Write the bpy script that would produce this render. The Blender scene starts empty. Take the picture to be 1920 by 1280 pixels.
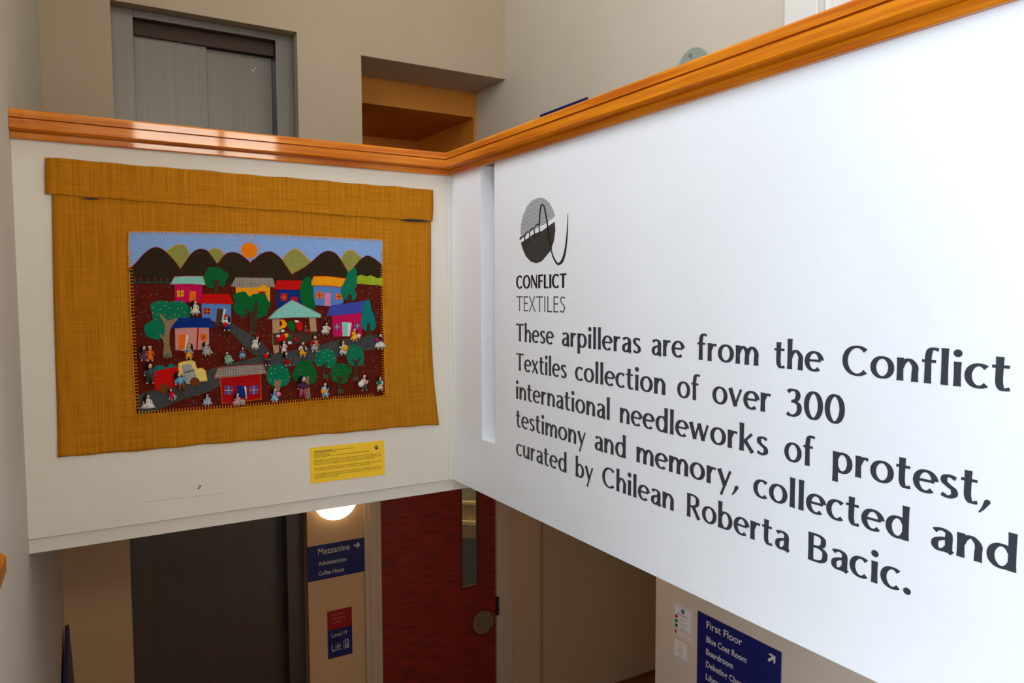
import bpy, bmesh, math, random
from mathutils import Vector, Matrix
random.seed(7)
S = bpy.context.scene
COL = S.collection

# ------------------------------------------------------------------ camera
F, PITCH, YAW, ROLL = 1402.02, 0.06386, 0.53517, -0.00282
CAM = Vector((-1.5138, -3.09552, 0.86206))
fw = Vector((math.sin(YAW) * math.cos(PITCH), math.cos(YAW) * math.cos(PITCH), -math.sin(PITCH)))
rt = Vector((math.cos(YAW), -math.sin(YAW), 0))
up = rt.cross(fw)
rt, up = rt * math.cos(ROLL) + up * math.sin(ROLL), up * math.cos(ROLL) - rt * math.sin(ROLL)
cd = bpy.data.cameras.new('camera')
cam = bpy.data.objects.new('camera', cd)
COL.objects.link(cam)
cam.matrix_world = Matrix(((rt.x, up.x, -fw.x, CAM.x), (rt.y, up.y, -fw.y, CAM.y), (rt.z, up.z, -fw.z, CAM.z), (0, 0, 0, 1)))
cd.sensor_fit = 'HORIZONTAL'
cd.sensor_width = 36.0
cd.lens = F / 1920 * 36.0
cd.clip_start = 0.02
S.camera = cam

# ------------------------------------------------------------------ view, world, daylight
S.view_settings.view_transform = 'Standard'
S.view_settings.look = 'None'
S.view_settings.exposure = 0.12
S.view_settings.gamma = 1.0
S.view_settings.use_curve_mapping = False
w = bpy.data.worlds.new('world')
S.world = w
w.use_nodes = True
bg = w.node_tree.nodes['Background']
bg.inputs[0].default_value = (0.62, 0.78, 1.0, 1)
bg.inputs[1].default_value = 0.6


def area(name, loc, target, sx, sy, power, col, spread=math.pi):
    d = bpy.data.lights.new(name, 'AREA')
    d.shape = 'RECTANGLE'
    d.size, d.size_y = sx, sy
    d.energy = power
    d.color = col
    d.spread = spread
    o = bpy.data.objects.new(name, d)
    COL.objects.link(o)
    o.location = loc
    o.rotation_euler = (Vector(target) - Vector(loc)).to_track_quat('-Z', 'Y').to_euler()
    return o


# daylight: tall stair window and high hall window in the left wall, small window in the back wall
area('daylight_stair_window', (-1.93, -4.35, 1.2), (5, -4.35, 1.2), 2.7, 3.6, 142, (0.71, 0.86, 1.0))
area('lower_wall_fill', (-1.93, -2.2, -1.5), (5, -2.0, -1.4), 1.4, 1.2, 38, (0.9, 0.94, 1.0), math.radians(90))  # unseen fill light, added to brighten the lower right wall
area('daylight_high_window', (-1.93, -0.95, 3.5), (5, -0.95, 3.1), 1.8, 1.7, 95, (0.84, 0.92, 1.0))
area('daylight_back_window', (-0.08, -6.3, 2.7), (-0.08, 0, 2.7), 1.65, 0.85, 68, (1.0, 0.90, 0.72))
# ceiling lamps of the upper hall, of the stair and of the lower lobby
area('hall_lamp', (0.2, 1.15, 4.7), (0.2, 1.15, 0), 2.4, 0.8, 3.5, (1.0, 0.68, 0.38))
area('stair_lamp', (-0.8, -2.2, 4.72), (-0.8, -2.2, 0), 1.2, 1.2, 8, (1.0, 0.84, 0.64))
area('lobby_lamp', (0.7, 0.75, -0.10), (0.7, 0.75, -3), 1.4, 0.5, 6, (1.0, 0.60, 0.30))

# ------------------------------------------------------------------ helpers


def ray(px, py):
    return fw + rt * ((px - 960) / F) + up * ((640 - py) / F)


def at(px, py, axis, v):
    """point of the plane axis = v that the photograph shows at px, py"""
    d = ray(px, py)
    i = 'xyz'.index(axis)
    return CAM + d * ((v - CAM[i]) / d[i])


def lin(c):
    c = c / 255.0
    return c / 12.92 if c <= 0.04045 else ((c + 0.055) / 1.055) ** 2.4


def rgb(*c):
    return (lin(c[0]), lin(c[1]), lin(c[2]), 1.0)


MATS = {}


def material(name, col, rough=0.6, metal=0.0, col2=None, scale=8.0, bump=0.0, bscale=60.0, stretch=(1, 1, 1), emit=0.0,
             coat=0.0, pattern='noise', spec=0.5, detail=4.0, lo=0.35, hi=0.65):
    if name in MATS:
        return MATS[name]
    m = bpy.data.materials.new(name)
    m.use_nodes = True
    nt = m.node_tree
    b = nt.nodes['Principled BSDF']
    b.inputs['Base Color'].default_value = col
    b.inputs['Roughness'].default_value = rough
    b.inputs['Metallic'].default_value = metal
    b.inputs['Specular IOR Level'].default_value = spec
    b.inputs['Coat Weight'].default_value = coat
    b.inputs['Coat Roughness'].default_value = 0.05
    tc = nt.nodes.new('ShaderNodeTexCoord')
    mp = nt.nodes.new('ShaderNodeMapping')
    mp.inputs['Scale'].default_value = stretch
    nt.links.new(tc.outputs['Object'], mp.inputs['Vector'])
    if col2 is not None:
        ra = nt.nodes.new('ShaderNodeValToRGB')
        ra.color_ramp.elements[0].color = col
        ra.color_ramp.elements[1].color = col2
        ra.color_ramp.elements[0].position = lo
        ra.color_ramp.elements[1].position = hi
        if pattern == 'noise':
            t = nt.nodes.new('ShaderNodeTexNoise')
            t.inputs['Scale'].default_value = scale
            t.inputs['Detail'].default_value = detail
            nt.links.new(mp.outputs[0], t.inputs['Vector'])
            nt.links.new(t.outputs['Fac'], ra.inputs[0])
        elif pattern in ('stripe', 'stripe_z'):
            t = nt.nodes.new('ShaderNodeTexWave')
            t.bands_direction = 'X' if pattern == 'stripe' else 'Z'
            t.inputs['Scale'].default_value = scale
            nt.links.new(mp.outputs[0], t.inputs['Vector'])
            nt.links.new(t.outputs['Fac'], ra.inputs[0])
        elif pattern == 'check':
            ws = []
            for dr in 'XZ':
                t = nt.nodes.new('ShaderNodeTexWave')
                t.bands_direction = dr
                t.inputs['Scale'].default_value = scale
                nt.links.new(mp.outputs[0], t.inputs['Vector'])
                ws.append(t)
            mx = nt.nodes.new('ShaderNodeMath')
            mx.operation = 'ADD'
            nt.links.new(ws[0].outputs['Fac'], mx.inputs[0])
            nt.links.new(ws[1].outputs['Fac'], mx.inputs[1])
            ml = nt.nodes.new('ShaderNodeMath')
            ml.operation = 'MULTIPLY'
            ml.inputs[1].default_value = 0.5
            nt.links.new(mx.outputs[0], ml.inputs[0])
            nt.links.new(ml.outputs[0], ra.inputs[0])
        elif pattern == 'dots':
            t = nt.nodes.new('ShaderNodeTexVoronoi')
            t.inputs['Scale'].default_value = scale
            nt.links.new(mp.outputs[0], t.inputs['Vector'])
            nt.links.new(t.outputs['Distance'], ra.inputs[0])
        nt.links.new(ra.outputs[0], b.inputs['Base Color'])
    if bump:
        t = nt.nodes.new('ShaderNodeTexNoise')
        t.inputs['Scale'].default_value = bscale
        t.inputs['Detail'].default_value = 3
        bn = nt.nodes.new('ShaderNodeBump')
        bn.inputs['Strength'].default_value = bump
        bn.inputs['Distance'].default_value = 0.01
        nt.links.new(mp.outputs[0], t.inputs['Vector'])
        nt.links.new(t.outputs['Fac'], bn.inputs['Height'])
        nt.links.new(bn.outputs[0], b.inputs['Normal'])
    if emit:
        b.inputs['Emission Color'].default_value = col
        b.inputs['Emission Strength'].default_value = emit
    MATS[name] = m
    return m


ORIG = {}


def tag(o, label=None, cat=None, group=None, kind=None):
    for k, v in (('label', label), ('category', cat), ('group', group), ('kind', kind)):
        if v:
            o[k] = v
    return o


def thing(name, loc, label, cat, group=None, kind=None):
    o = bpy.data.objects.new(name, None)
    o.empty_display_size = 0.1
    COL.objects.link(o)
    o.location = loc
    ORIG[o.name] = Vector(loc)
    return tag(o, label, cat, group, kind)


class MB:
    """collects shapes in world coordinates for one mesh object"""

    def __init__(self):
        self.v, self.f, self.m = [], [], []
        self.slots = []

    def slot(self, m):
        if m not in self.slots:
            self.slots.append(m)
        return self.slots.index(m)

    def add(self, vs, fs, m=None):
        k = len(self.v)
        self.v += [Vector(p) for p in vs]
        self.f += [[i + k for i in q] for q in fs]
        s = self.slot(m) if m else 0
        self.m += [s] * len(fs)
        return self

    def box(self, x0, x1, y0, y1, z0, z1, m=None):
        vs = [(x, y, z) for z in (z0, z1) for y in (y0, y1) for x in (x0, x1)]
        return self.add(vs, [(0, 2, 3, 1), (4, 5, 7, 6), (0, 1, 5, 4), (2, 6, 7, 3), (0, 4, 6, 2), (1, 3, 7, 5)], m)

    def prism(self, pts, d, m=None):
        """pts: closed loop of 3D points, d: extrusion vector (away from the viewer)"""
        n = len(pts)
        d = Vector(d)
        a = [Vector(p) for p in pts]
        vs = a + [p + d for p in a]
        fs = [list(range(n)), list(range(2 * n - 1, n - 1, -1))]
        fs += [(i, i + n, (i + 1) % n + n, (i + 1) % n) for i in range(n)]
        return self.add(vs, fs, m)

    def tube(self, pts, rad, seg=8, m=None, caps=True):
        pts = [Vector(p) for p in pts]
        rs = rad if isinstance(rad, (list, tuple)) else [rad] * len(pts)
        vs, fs = [], []
        prev = None
        for i, p in enumerate(pts):
            t = (pts[min(i + 1, len(pts) - 1)] - pts[max(i - 1, 0)]).normalized()
            a = prev if prev is not None else (Vector((0, 0, 1)) if abs(t.z) < 0.9 else Vector((1, 0, 0)))
            a = (a - t * a.dot(t)).normalized()
            prev = a
            b = t.cross(a)
            for k in range(seg):
                an = 2 * math.pi * k / seg
                vs.append(p + (a * math.cos(an) + b * math.sin(an)) * rs[i])
        for i in range(len(pts) - 1):
            for k in range(seg):
                k2 = (k + 1) % seg
                fs.append((i * seg + k, i * seg + k2, (i + 1) * seg + k2, (i + 1) * seg + k))
        if caps:
            fs.append(list(range(seg))[::-1])
            fs.append([(len(pts) - 1) * seg + k for k in range(seg)])
        return self.add(vs, fs, m)

    def ball(self, c, rx, ry, rz, seg=12, rings=8, m=None, rot=0.0):
        c = Vector(c)
        R = Matrix.Rotation(rot, 3, 'Y')
        vs = [c + R @ Vector((0, 0, rz))]
        for i in range(1, rings):
            th = math.pi * i / rings
            for k in range(seg):
                an = 2 * math.pi * k / seg
                vs.append(c + R @ Vector((rx * math.sin(th) * math.cos(an), ry * math.sin(th) * math.sin(an), rz * math.cos(th))))
        vs.append(c + R @ Vector((0, 0, -rz)))
        fs = [(0, 1 + k, 1 + (k + 1) % seg) for k in range(seg)]
        for i in range(rings - 2):
            for k in range(seg):
                a = 1 + i * seg + k
                b = 1 + i * seg + (k + 1) % seg
                fs.append((a, a + seg, b + seg, b))
        e = len(vs) - 1
        b0 = 1 + (rings - 2) * seg
        fs += [(e, b0 + (k + 1) % seg, b0 + k) for k in range(seg)]
        return self.add(vs, fs, m)

    def build(self, name, m, parent=None, smooth=False, bevel=0.0, label=None, kind=None):
        org = Vector((0, 0, 0))
        me = bpy.data.meshes.new(name)
        o = bpy.data.objects.new(name, me)
        COL.objects.link(o)
        if parent is not None:
            org = ORIG[parent.name]
            o.parent = parent
        ORIG[o.name] = org
        me.from_pydata([p - org for p in self.v], [], self.f)
        for mm in (self.slots or [m]):
            me.materials.append(mm)
        me.update()
        bm = bmesh.new()
        bm.from_mesh(me)
        bmesh.ops.recalc_face_normals(bm, faces=bm.faces)
        bm.to_mesh(me)
        bm.free()
        if self.slots:
            for p, s in zip(me.polygons, self.m):
                p.material_index = s
        if smooth:
            for p in me.polygons:
                p.use_smooth = True
        if bevel:
            bv = o.modifiers.new('bevel', 'BEVEL')
            bv.width = bevel
            bv.segments = 2
            bv.limit_method = 'ANGLE'
        return tag(o, label, None, None, kind)


def struct(mb, name, m, bevel=0.0):
    return tag(mb.build(name, m, None, bevel=bevel), kind='structure')


def smooth_loop(pts, n=4, closed=True):
    """Catmull-Rom through 2D or 3D points"""
    out = []
    N = len(pts)
    P = [Vector(p) for p in pts]
    for i in range(N if closed else N - 1):
        p0 = P[(i - 1) % N] if closed or i > 0 else P[0]
        p1, p2 = P[i], P[(i + 1) % N]
        p3 = P[(i + 2) % N] if closed or i + 2 < N else P[-1]
        for k in range(n):
            t = k / n
            out.append(0.5 * ((2 * p1) + (p2 - p0) * t + (2 * p0 - 5 * p1 + 4 * p2 - p3) * t * t + (3 * p1 - p0 - 3 * p2 + p3) * t ** 3))
    if not closed:
        out.append(P[-1].copy())
    return out


def words_mesh(text, size, bold=0.0, sx=1.0, align='LEFT', lines=1.0):
    """builtin-font text as flat triangles in x, y"""
    cu = bpy.data.curves.new('words', 'FONT')
    cu.body = text
    cu.size = size
    cu.offset = bold
    cu.align_x = align
    cu.space_line = lines
    cu.resolution_u = 3
    o = bpy.data.objects.new('words', cu)
    COL.objects.link(o)
    dg = bpy.context.evaluated_depsgraph_get()
    me = bpy.data.meshes.new_from_object(o.evaluated_get(dg))
    vs = [(v.co.x * sx, v.co.y) for v in me.vertices]
    fs = [list(p.vertices) for p in me.polygons]
    bpy.data.objects.remove(o)
    bpy.data.curves.remove(cu)
    bpy.data.meshes.remove(me)
    return vs, fs


def write(mb, text, org, ux, uz, size, width=None, bold=0.0, m=None, sx=1.0):
    """write text on a plane from org along ux (unit) and uz (unit); width fits the line to a length"""
    vs, fs = words_mesh(text, size, bold, sx)
    if not vs:
        return
    x0 = min(v[0] for v in vs)
    x1 = max(v[0] for v in vs)
    k = width / (x1 - x0) if width else 1.0
    ux, uz, org = Vector(ux), Vector(uz), Vector(org)
    mb.add([org + ux * ((x - x0) * k) + uz * y for x, y in vs], fs, m)


# ------------------------------------------------------------------ materials
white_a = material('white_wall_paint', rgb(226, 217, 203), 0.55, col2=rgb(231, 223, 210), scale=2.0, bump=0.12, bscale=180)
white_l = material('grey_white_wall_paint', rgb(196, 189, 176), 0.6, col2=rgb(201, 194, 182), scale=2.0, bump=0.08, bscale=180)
white_b = material('bright_white_paint', rgb(243, 243, 245), 0.5, col2=rgb(246, 247, 249), scale=2.5, bump=0.10, bscale=200)
ochre = material('ochre_wall', rgb(196, 122, 30), 0.6, col2=rgb(202, 128, 36), scale=1.5)  # one even ochre for beam, corridor walls and corridor ceiling
lower_warmed = material('lower_wall_lamp_warmed', rgb(206, 170, 126), 0.6, col2=rgb(210, 175, 132), scale=1.5)  # wall colour warmed to carry the lamp light of the lower lobby
far_dimmed = material('cream_hall_wall_dimmed', rgb(180, 163, 138), 0.65, col2=rgb(184, 168, 144), scale=1.5)  # same paint as the right hall wall, darkened for weaker light here
cream = material('cream_wall_paint', rgb(204, 192, 174), 0.65, col2=rgb(208, 197, 180), scale=1.5, bump=0.06, bscale=150)
ceil_m = material('ceiling_paint', rgb(225, 218, 205), 0.8)
oak = material('varnished_oak', rgb(190, 92, 4), 0.35, col2=rgb(228, 136, 16), scale=7.0, stretch=(0.35, 9, 9), bump=0.0018, bscale=20, coat=0.75, detail=8, spec=0.06)
oak_y = material('varnished_oak_along_y', rgb(190, 92, 4), 0.35, col2=rgb(228, 136, 16), scale=7.0, stretch=(9, 0.35, 9), bump=0.0018, bscale=20, coat=0.75, detail=8, spec=0.06)
steel = material('brushed_steel', rgb(106, 103, 99), 0.38, 0.85, col2=rgb(112, 109, 105), scale=6, stretch=(14, 14, 0.15))
dark_m = material('dark_brown_matt', rgb(30, 24, 18), 0.8)  # matt dark brown for lock plate, screws, shaft back and counter base
black_vinyl = material('black_vinyl', rgb(52, 55, 62), 0.45)
ink = material('black_ink', rgb(14, 14, 15), 0.5)
navy = material('navy_sign_plastic', rgb(18, 28, 98), 0.4)
sign_white = material('sign_white', rgb(205, 202, 194), 0.5)
red_door = material('red_stained_wood', rgb(150, 42, 20), 0.5, col2=rgb(108, 26, 12), scale=9, stretch=(0.6, 5, 9), detail=6)
trim_paint = material('cream_gloss_paint', rgb(200, 180, 152), 0.35)
floor_m = material('brown_wood_floor', rgb(150, 92, 40), 0.45, col2=rgb(120, 70, 28), scale=4, stretch=(1, 6, 1))
plastic = material('white_plastic', rgb(226, 222, 216), 0.4)

# ------------------------------------------------------------------ setting
LF, UF, SB = -2.82, 0.40, -0.055          # mezzanine floor, upper floor, underside of the slab
CE = 4.8
XL, XE, YW = -1.664, 1.57, 2.2            # left wall, far right wall, lift wall
YB = -6.0

b = MB().box(-1.75, 3.4, YB, 2.45, LF - 0.1, LF)
struct(b, 'floor', floor_m)
b = MB().box(XL, XE, 0.12, YW + 0.5, SB, UF).box(0.142, XE, YB, 0.12, 0.0, UF).box(XE, 3.4, YB, YW + 0.1, SB, UF).box(-0.4, XE, YW + 0.5, 6.0, UF - 0.2, UF)
struct(b, 'floor_upper', floor_m)
b = MB().box(-1.66, 0.0, YB, -3.35, -0.90, -0.78)
struct(b, 'floor_landing', floor_m)
b = MB().box(-2.0, 3.4, YB - 0.2, YW + 0.5, CE, CE + 0.1)
struct(b, 'ceiling', ceil_m)

# left wall: straight beside the stair, slightly turned in the hall; window opening behind the camera
WY0, WY1, WZ0, WZ1 = -5.7, -3.0, -0.6, 3.0
HY0, HY1, HZ0, HZ1 = -1.86, -0.04, 2.65, 4.35
b = MB()
b.box(XL - 0.2, XL, YB, WY0, LF, CE).box(XL - 0.2, XL, WY0, WY1, LF, WZ0).box(XL - 0.2, XL, WY0, WY1, WZ1, CE)
b.box(XL - 0.2, XL, WY1, -2.9, LF, CE).box(XL - 0.2, XL, -2.9, -1.9, LF, -2.1).box(XL - 0.2, XL, -2.9, -1.9, -0.9, CE).box(XL - 0.2, XL, -1.9, HY0, LF, CE).box(XL - 0.2, XL, HY0, HY1, LF, HZ0).box(XL - 0.2, XL, HY0, HY1, HZ1, CE).box(XL - 0.2, XL, HY1, 0.0, LF, CE)
b.prism([(XL, 0, LF), (-1.601, YW, LF), (-1.85, YW, LF), (-1.864, 0, LF)], (0, 0, CE - LF))
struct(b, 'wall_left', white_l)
# thicker plaster of the near part of the left wall, ending above the stair handrail
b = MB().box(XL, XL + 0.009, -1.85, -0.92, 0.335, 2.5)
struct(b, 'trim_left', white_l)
for nm, y0, y1, z0, z1 in (('window_1', WY0, WY1, WZ0, WZ1), ('window_3', HY0, HY1, HZ0, HZ1), ('window_added', -2.9, -1.9, -2.1, -0.9)):  # the lowest frame is added round the unseen fill light
    b = MB()
    for y in (y0, y1 - 0.07, (y0 + y1) / 2 - 0.035):
        b.box(XL - 0.14, XL - 0.06, y, y + 0.07, z0, z1)
    for z in (z0, z1 - 0.07):
        b.box(XL - 0.14, XL - 0.06, y0, y1, z, z + 0.07)
    struct(b, nm, trim_paint)
# back wall with its window
BX0, BX1, BZ0, BZ1 = -0.90, 0.72, 2.3, 3.1
b = MB().box(-1.9, BX0, YB - 0.2, YB, LF, CE).box(BX1, 1.8, YB - 0.2, YB, LF, CE)
b.box(BX0, BX1, YB - 0.2, YB, LF, BZ0).box(BX0, BX1, YB - 0.2, YB, BZ1, CE)
struct(b, 'wall_back', white_a)
b = MB()
for x in (BX0, BX1 - 0.06, 0.02):
    b.box(x, x + 0.06, YB - 0.14, YB - 0.06, BZ0, BZ1)
for z in (BZ0, BZ1 - 0.06):
    b.box(BX0, BX1, YB - 0.14, YB - 0.06, z, z + 0.06)
struct(b, 'window_2', trim_paint)

# the two balcony parapets meeting in the corner
b = MB().box(XL, 0.0, 0.0, 0.12, 0.0, 1.40)
parA = struct(b, 'wall_front', white_a, bevel=0.002)
b = MB().box(XL, 0.32, 0.014, 0.119, SB, -0.0005)
struct(b, 'trim_front', white_a, bevel=0.002)
N0, N1, NZ = -0.288, -0.405, 0.235       # slot in the right parapet
b = MB()
b.box(0, 0.14, N0, 0.12, 0, 1.40).box(0, 0.14, N1, N0, 0, NZ).box(0, 0.14, -5.9, N1, 0, 1.40).box(0.10, 0.14, N1, N0, NZ, 1.40)
parB = struct(b, 'wall_right', white_b)
# plaster bead in the corner and the rough, chipped plaster edges of the slot
b = MB().box(-0.019, -0.0005, -0.004, 0.001, 0, 1.395)
struct(b, 'trim_corner', white_a, bevel=0.0015)
b = MB()
rn = random.Random(3)
for k in range(60):
    z = NZ + (1.385 - NZ) * (k + rn.random()) / 60
    r = rn.uniform(0.0012, 0.0035 if z < 0.75 else 0.002)
    b.ball((0.0, N0 + rn.uniform(-0.001, 0.001), z), r, r, r * rn.uniform(1.5, 4), 6, 4)
for k in range(8):
    y = N1 + (N0 - N1) * (k + rn.random()) / 8
    r = rn.uniform(0.002, 0.005)
    b.ball((0.003, y, NZ), r, r * 1.6, r, 6, 4)
struct(b, 'trim_slot', white_b)

# lift wall, both floors
LX0, LX1 = -1.228, -0.092                 # lift opening
OX0, OZ = 0.367, 2.58                     # corridor opening above
DX0, DX1 = 0.462, 1.460                   # red door below
LT = 2.665
b = MB()
b.box(-1.85, LX0, YW, YW + 0.5, UF, CE).box(LX0, LX1, YW, YW + 0.5, LT, CE).box(LX1, OX0, YW, YW + 0.5, UF, CE)
b.box(OX0, XE + 0.2, YW, YW + 0.5, OZ, CE)
struct(b, 'wall_far_upper', far_dimmed)
LTL = LT - 3.22
b = MB()
b.box(-1.85, LX0, YW, YW + 0.3, LF, SB).box(LX0, LX1, YW, YW + 0.3, LTL, SB).box(LX1, DX0 - 0.03, YW, YW + 0.12, LF, SB)
b.box(DX0 - 0.03, DX1 + 0.03, YW, YW + 0.12, -0.34, SB)
pts = [(DX1 + 0.03, YW, LF), (1.88, YW, LF)]
for k in range(1, 7):
    a = math.pi / 2 * k / 6
    pts.append((1.88 + 0.082 * math.sin(a), YW + 0.082 * (1 - math.cos(a)), LF))
pts += [(1.962, YW + 0.12, LF), (DX1 + 0.03, YW + 0.12, LF)]
b.prism(pts, (0, 0, SB - LF))
b.box(1.90, 3.4, YW + 0.09, YW + 0.25, LF, SB)
struct(b, 'wall_far_lower', lower_warmed)
b = MB().box(3.3, 3.4, YB, YW + 0.1, LF, SB)
struct(b, 'wall_lobby', cream)
b = MB().box(1.97, 3.3, YW + 0.078, YW + 0.09, LF, LF + 0.02)
struct(b, 'baseboard_lobby', floor_m)

# right hall wall on both floors, and the corridor behind the opening
b = MB().box(XE, XE + 0.2, -0.66, YW, UF, CE).box(XE, XE + 0.2, YB, -1.82, UF, CE).box(XE, XE + 0.2, -1.82, -0.66, 2.80, CE).box(XE, XE + 0.2, YW, YW + 0.5, UF, OZ)
struct(b, 'wall_right_upper', cream)
b = MB().box(XE, XE + 0.15, YB, 0.36, LF, SB)
struct(b, 'wall_right_lower', cream, bevel=0.004)
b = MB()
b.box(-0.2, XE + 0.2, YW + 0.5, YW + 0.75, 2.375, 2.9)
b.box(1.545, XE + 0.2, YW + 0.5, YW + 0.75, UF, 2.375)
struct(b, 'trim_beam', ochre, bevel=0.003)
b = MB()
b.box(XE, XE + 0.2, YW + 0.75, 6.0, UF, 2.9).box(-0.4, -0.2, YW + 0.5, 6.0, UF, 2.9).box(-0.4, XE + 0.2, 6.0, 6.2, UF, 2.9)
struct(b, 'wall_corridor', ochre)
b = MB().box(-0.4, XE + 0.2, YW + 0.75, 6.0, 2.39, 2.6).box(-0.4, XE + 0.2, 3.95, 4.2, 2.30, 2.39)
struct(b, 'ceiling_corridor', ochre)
area('corridor_lamp', (0.25, 3.5, 2.30), (1.6, 4.2, 1.2), 0.3, 0.3, 2.2, (1.0, 0.62, 0.22))

# hall door whose white frame shows above the right handrail
t = thing('door_2', (XE, -1.2, UF), 'white painted door and frame above the right handrail', 'door', kind='structure')
b = MB().box(XE - 0.025, XE + 0.028, -0.74, -0.553, UF, 2.86).box(XE - 0.025, XE + 0.028, -1.9, -1.74, UF, 2.86).box(XE - 0.025, XE + 0.028, -1.9, -0.553, 2.74, 2.86)
b.build('door_frame', plastic, t, bevel=0.003)
b = MB().box(XE + 0.03, XE + 0.07, -1.81, -0.665, UF + 0.01, 2.79)
leaf = b.build('door_leaf', plastic, t, bevel=0.002)
b = MB().box(XE + 0.02, XE + 0.032, -0.815, -0.79, UF + 0.02, 2.73).box(XE + 0.02, XE + 0.032, -1.0, -0.985, UF + 0.02, 2.73)
b.build('moulding', plastic, leaf, bevel=0.004)

# small marks on the front parapet
mk = material('pencil_grey', rgb(176, 166, 152), 0.8)
b = MB()
pp = [(270, 942), (320, 935), (375, 930), (420, 925)]
for (x0, y0), (x1, y1) in zip(pp, pp[1:]):
    p0, p1 = at(x0, y0, 'y', -0.0008), at(x1, y1, 'y', -0.0008)
    dz = Vector((0, 0, 0.0009))
    b.prism([p0, p1, p1 + dz, p0 + dz], (0, 0.0012, 0))
o = b.build('pencil_line', mk, parA)
b = MB()
b.prism([at(x, y, 'y', -0.0008) for x, y in [(374, 908), (378, 910), (377, 913), (372, 918), (369, 916), (373, 912)]], (0, 0.0012, 0))
b.build('stain', material('ochre_stain', rgb(165, 140, 80), 0.8), parA)

# ------------------------------------------------------------------ handrails on the parapets
PROF = [(0.046, 1.487), (0.049, 1.482), (0.049, 1.460), (0.036, 1.4595), (0.036, 1.4545), (0.049, 1.454), (0.049, 1.424), (0.045, 1.419),
        (0.017, 1.417), (0.017, 1.396), (0.0005, 1.394), (0.0005, 1.4005), (-0.12, 1.4005), (-0.15, 1.425), (-0.15, 1.487)]


def rail(name, split, axis, m, label, far):
    loc = (XL, -0.04, 1.4) if axis == 'x' else (-0.04, far, 1.4)
    t = thing(name, loc, label, 'handrail', 'oak handrails on the parapets')
    for part, prof in (('top_cap', PROF[:8] + [(0.0, 1.4185), (-0.12, 1.4185)] + PROF[13:]), ('lower_moulding', [(0.017, 1.418), (0.017, 1.397), (0.014, 1.394), (0.0008, 1.394), (0.0008, 1.418)])):
        n = len(prof)
        e0, e1 = [], []
        for o, z in prof:
            if axis == 'x':
                e0.append((-o, -o, z))
                e1.append((XL + 0.001, -o, z))
            else:
                e0.append((-o, -o, z))
                e1.append((-o, far, z))
        mb = MB()
        mb.add(e0 + e1, [list(range(n)), list(range(2 * n - 1, n - 1, -1))] + [(i, i + n, (i + 1) % n + n, (i + 1) % n) for i in range(n)])
        mb.build(part, m, t)
    return t


rail('handrail', 0, 'x', oak, 'orange oak handrail above the brown textile, with a glossy window reflection', 0)
rail('handrail', 0, 'y', oak_y, 'long orange oak handrail sloping up above the black lettering', -5.9)
# end of the stair handrail on the left wall
t = thing('stair_handrail', (XL + 0.03, -1.38, 0.35), 'small end of an orange wooden handrail at the left edge of the photo', 'handrail')
b = MB()
sec = [(0.0, 0.346), (0.022, 0.346), (0.03, 0.352), (0.03, 0.380), (0.022, 0.388), (0.0, 0.388)]
e0 = [(XL + o, -1.375, z - 0.022) for o, z in sec]
e1 = [(XL + o, -2.75, z + 0.115) for o, z in sec]
n = len(sec)
b.add(e0 + e1, [list(range(n)), list(range(2 * n - 1, n - 1, -1))] + [(i, i + n, (i + 1) % n + n, (i + 1) % n) for i in range(n)])
b.build('rail', oak_y, t)

# ------------------------------------------------------------------ lifts
HAND = material('hand_mark', rgb(205, 205, 205), 0.5)


def lift(dz, label, marks):
    t = thing('lift_entrance', (LX0, YW + 0.10, UF + dz), label, 'lift', 'steel lift entrances in the far wall')
    z0, z1 = UF + dz, LT + dz
    if dz:
        z0 = LF
    y = YW + 0.10
    f = MB()
    f.box(LX0 + 0.002, -1.098, y, y + 0.19, z0, z1 - 0.002).box(-0.213, LX1 - 0.002, y, y + 0.19, z0, z1 - 0.002)
    f.box(-1.098, -0.213, y, y + 0.19, z1 - 0.048, z1 - 0.002)
    f.build('frame', steel, t, bevel=0.002)
    MB().box(-1.098, -0.213, y + 0.075, y + 0.19, z1 - 0.135, z1 - 0.048).build('lintel', material('lintel_in_shade', rgb(66, 50, 38), 0.6, 0.3), t)  # shade below the frame head is put into the lintel colour
    MB().box(-1.098, -0.648, y + 0.100, y + 0.125, z0 + 0.01, z1 - 0.132).build('door_panel', steel, t, bevel=0.002)
    p = MB().box(-0.652, -0.213, y + 0.130, y + 0.155, z0 + 0.01, z1 - 0.137).build('door_panel', steel, t, bevel=0.002)
    if marks:
        for px, py, r in ((474, 132, 0.008), (479, 128, 0.006)):
            q = at(px, py, 'y', y + 0.1295)
            MB().ball(q, r, 0.0008, r * 0.8, 8, 6).build('scuff_mark', HAND, p)
    MB().box(LX0, LX1, y + 0.19, y + 0.23, z0, z1).build('shaft_back', dark_m, t)
    return t


lift(0.0, 'grey steel lift doors of the upper floor, above the handrail', True)
lift(LTL - LT, 'dark lift doors on the lower floor, below the brown textile', False)

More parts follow.
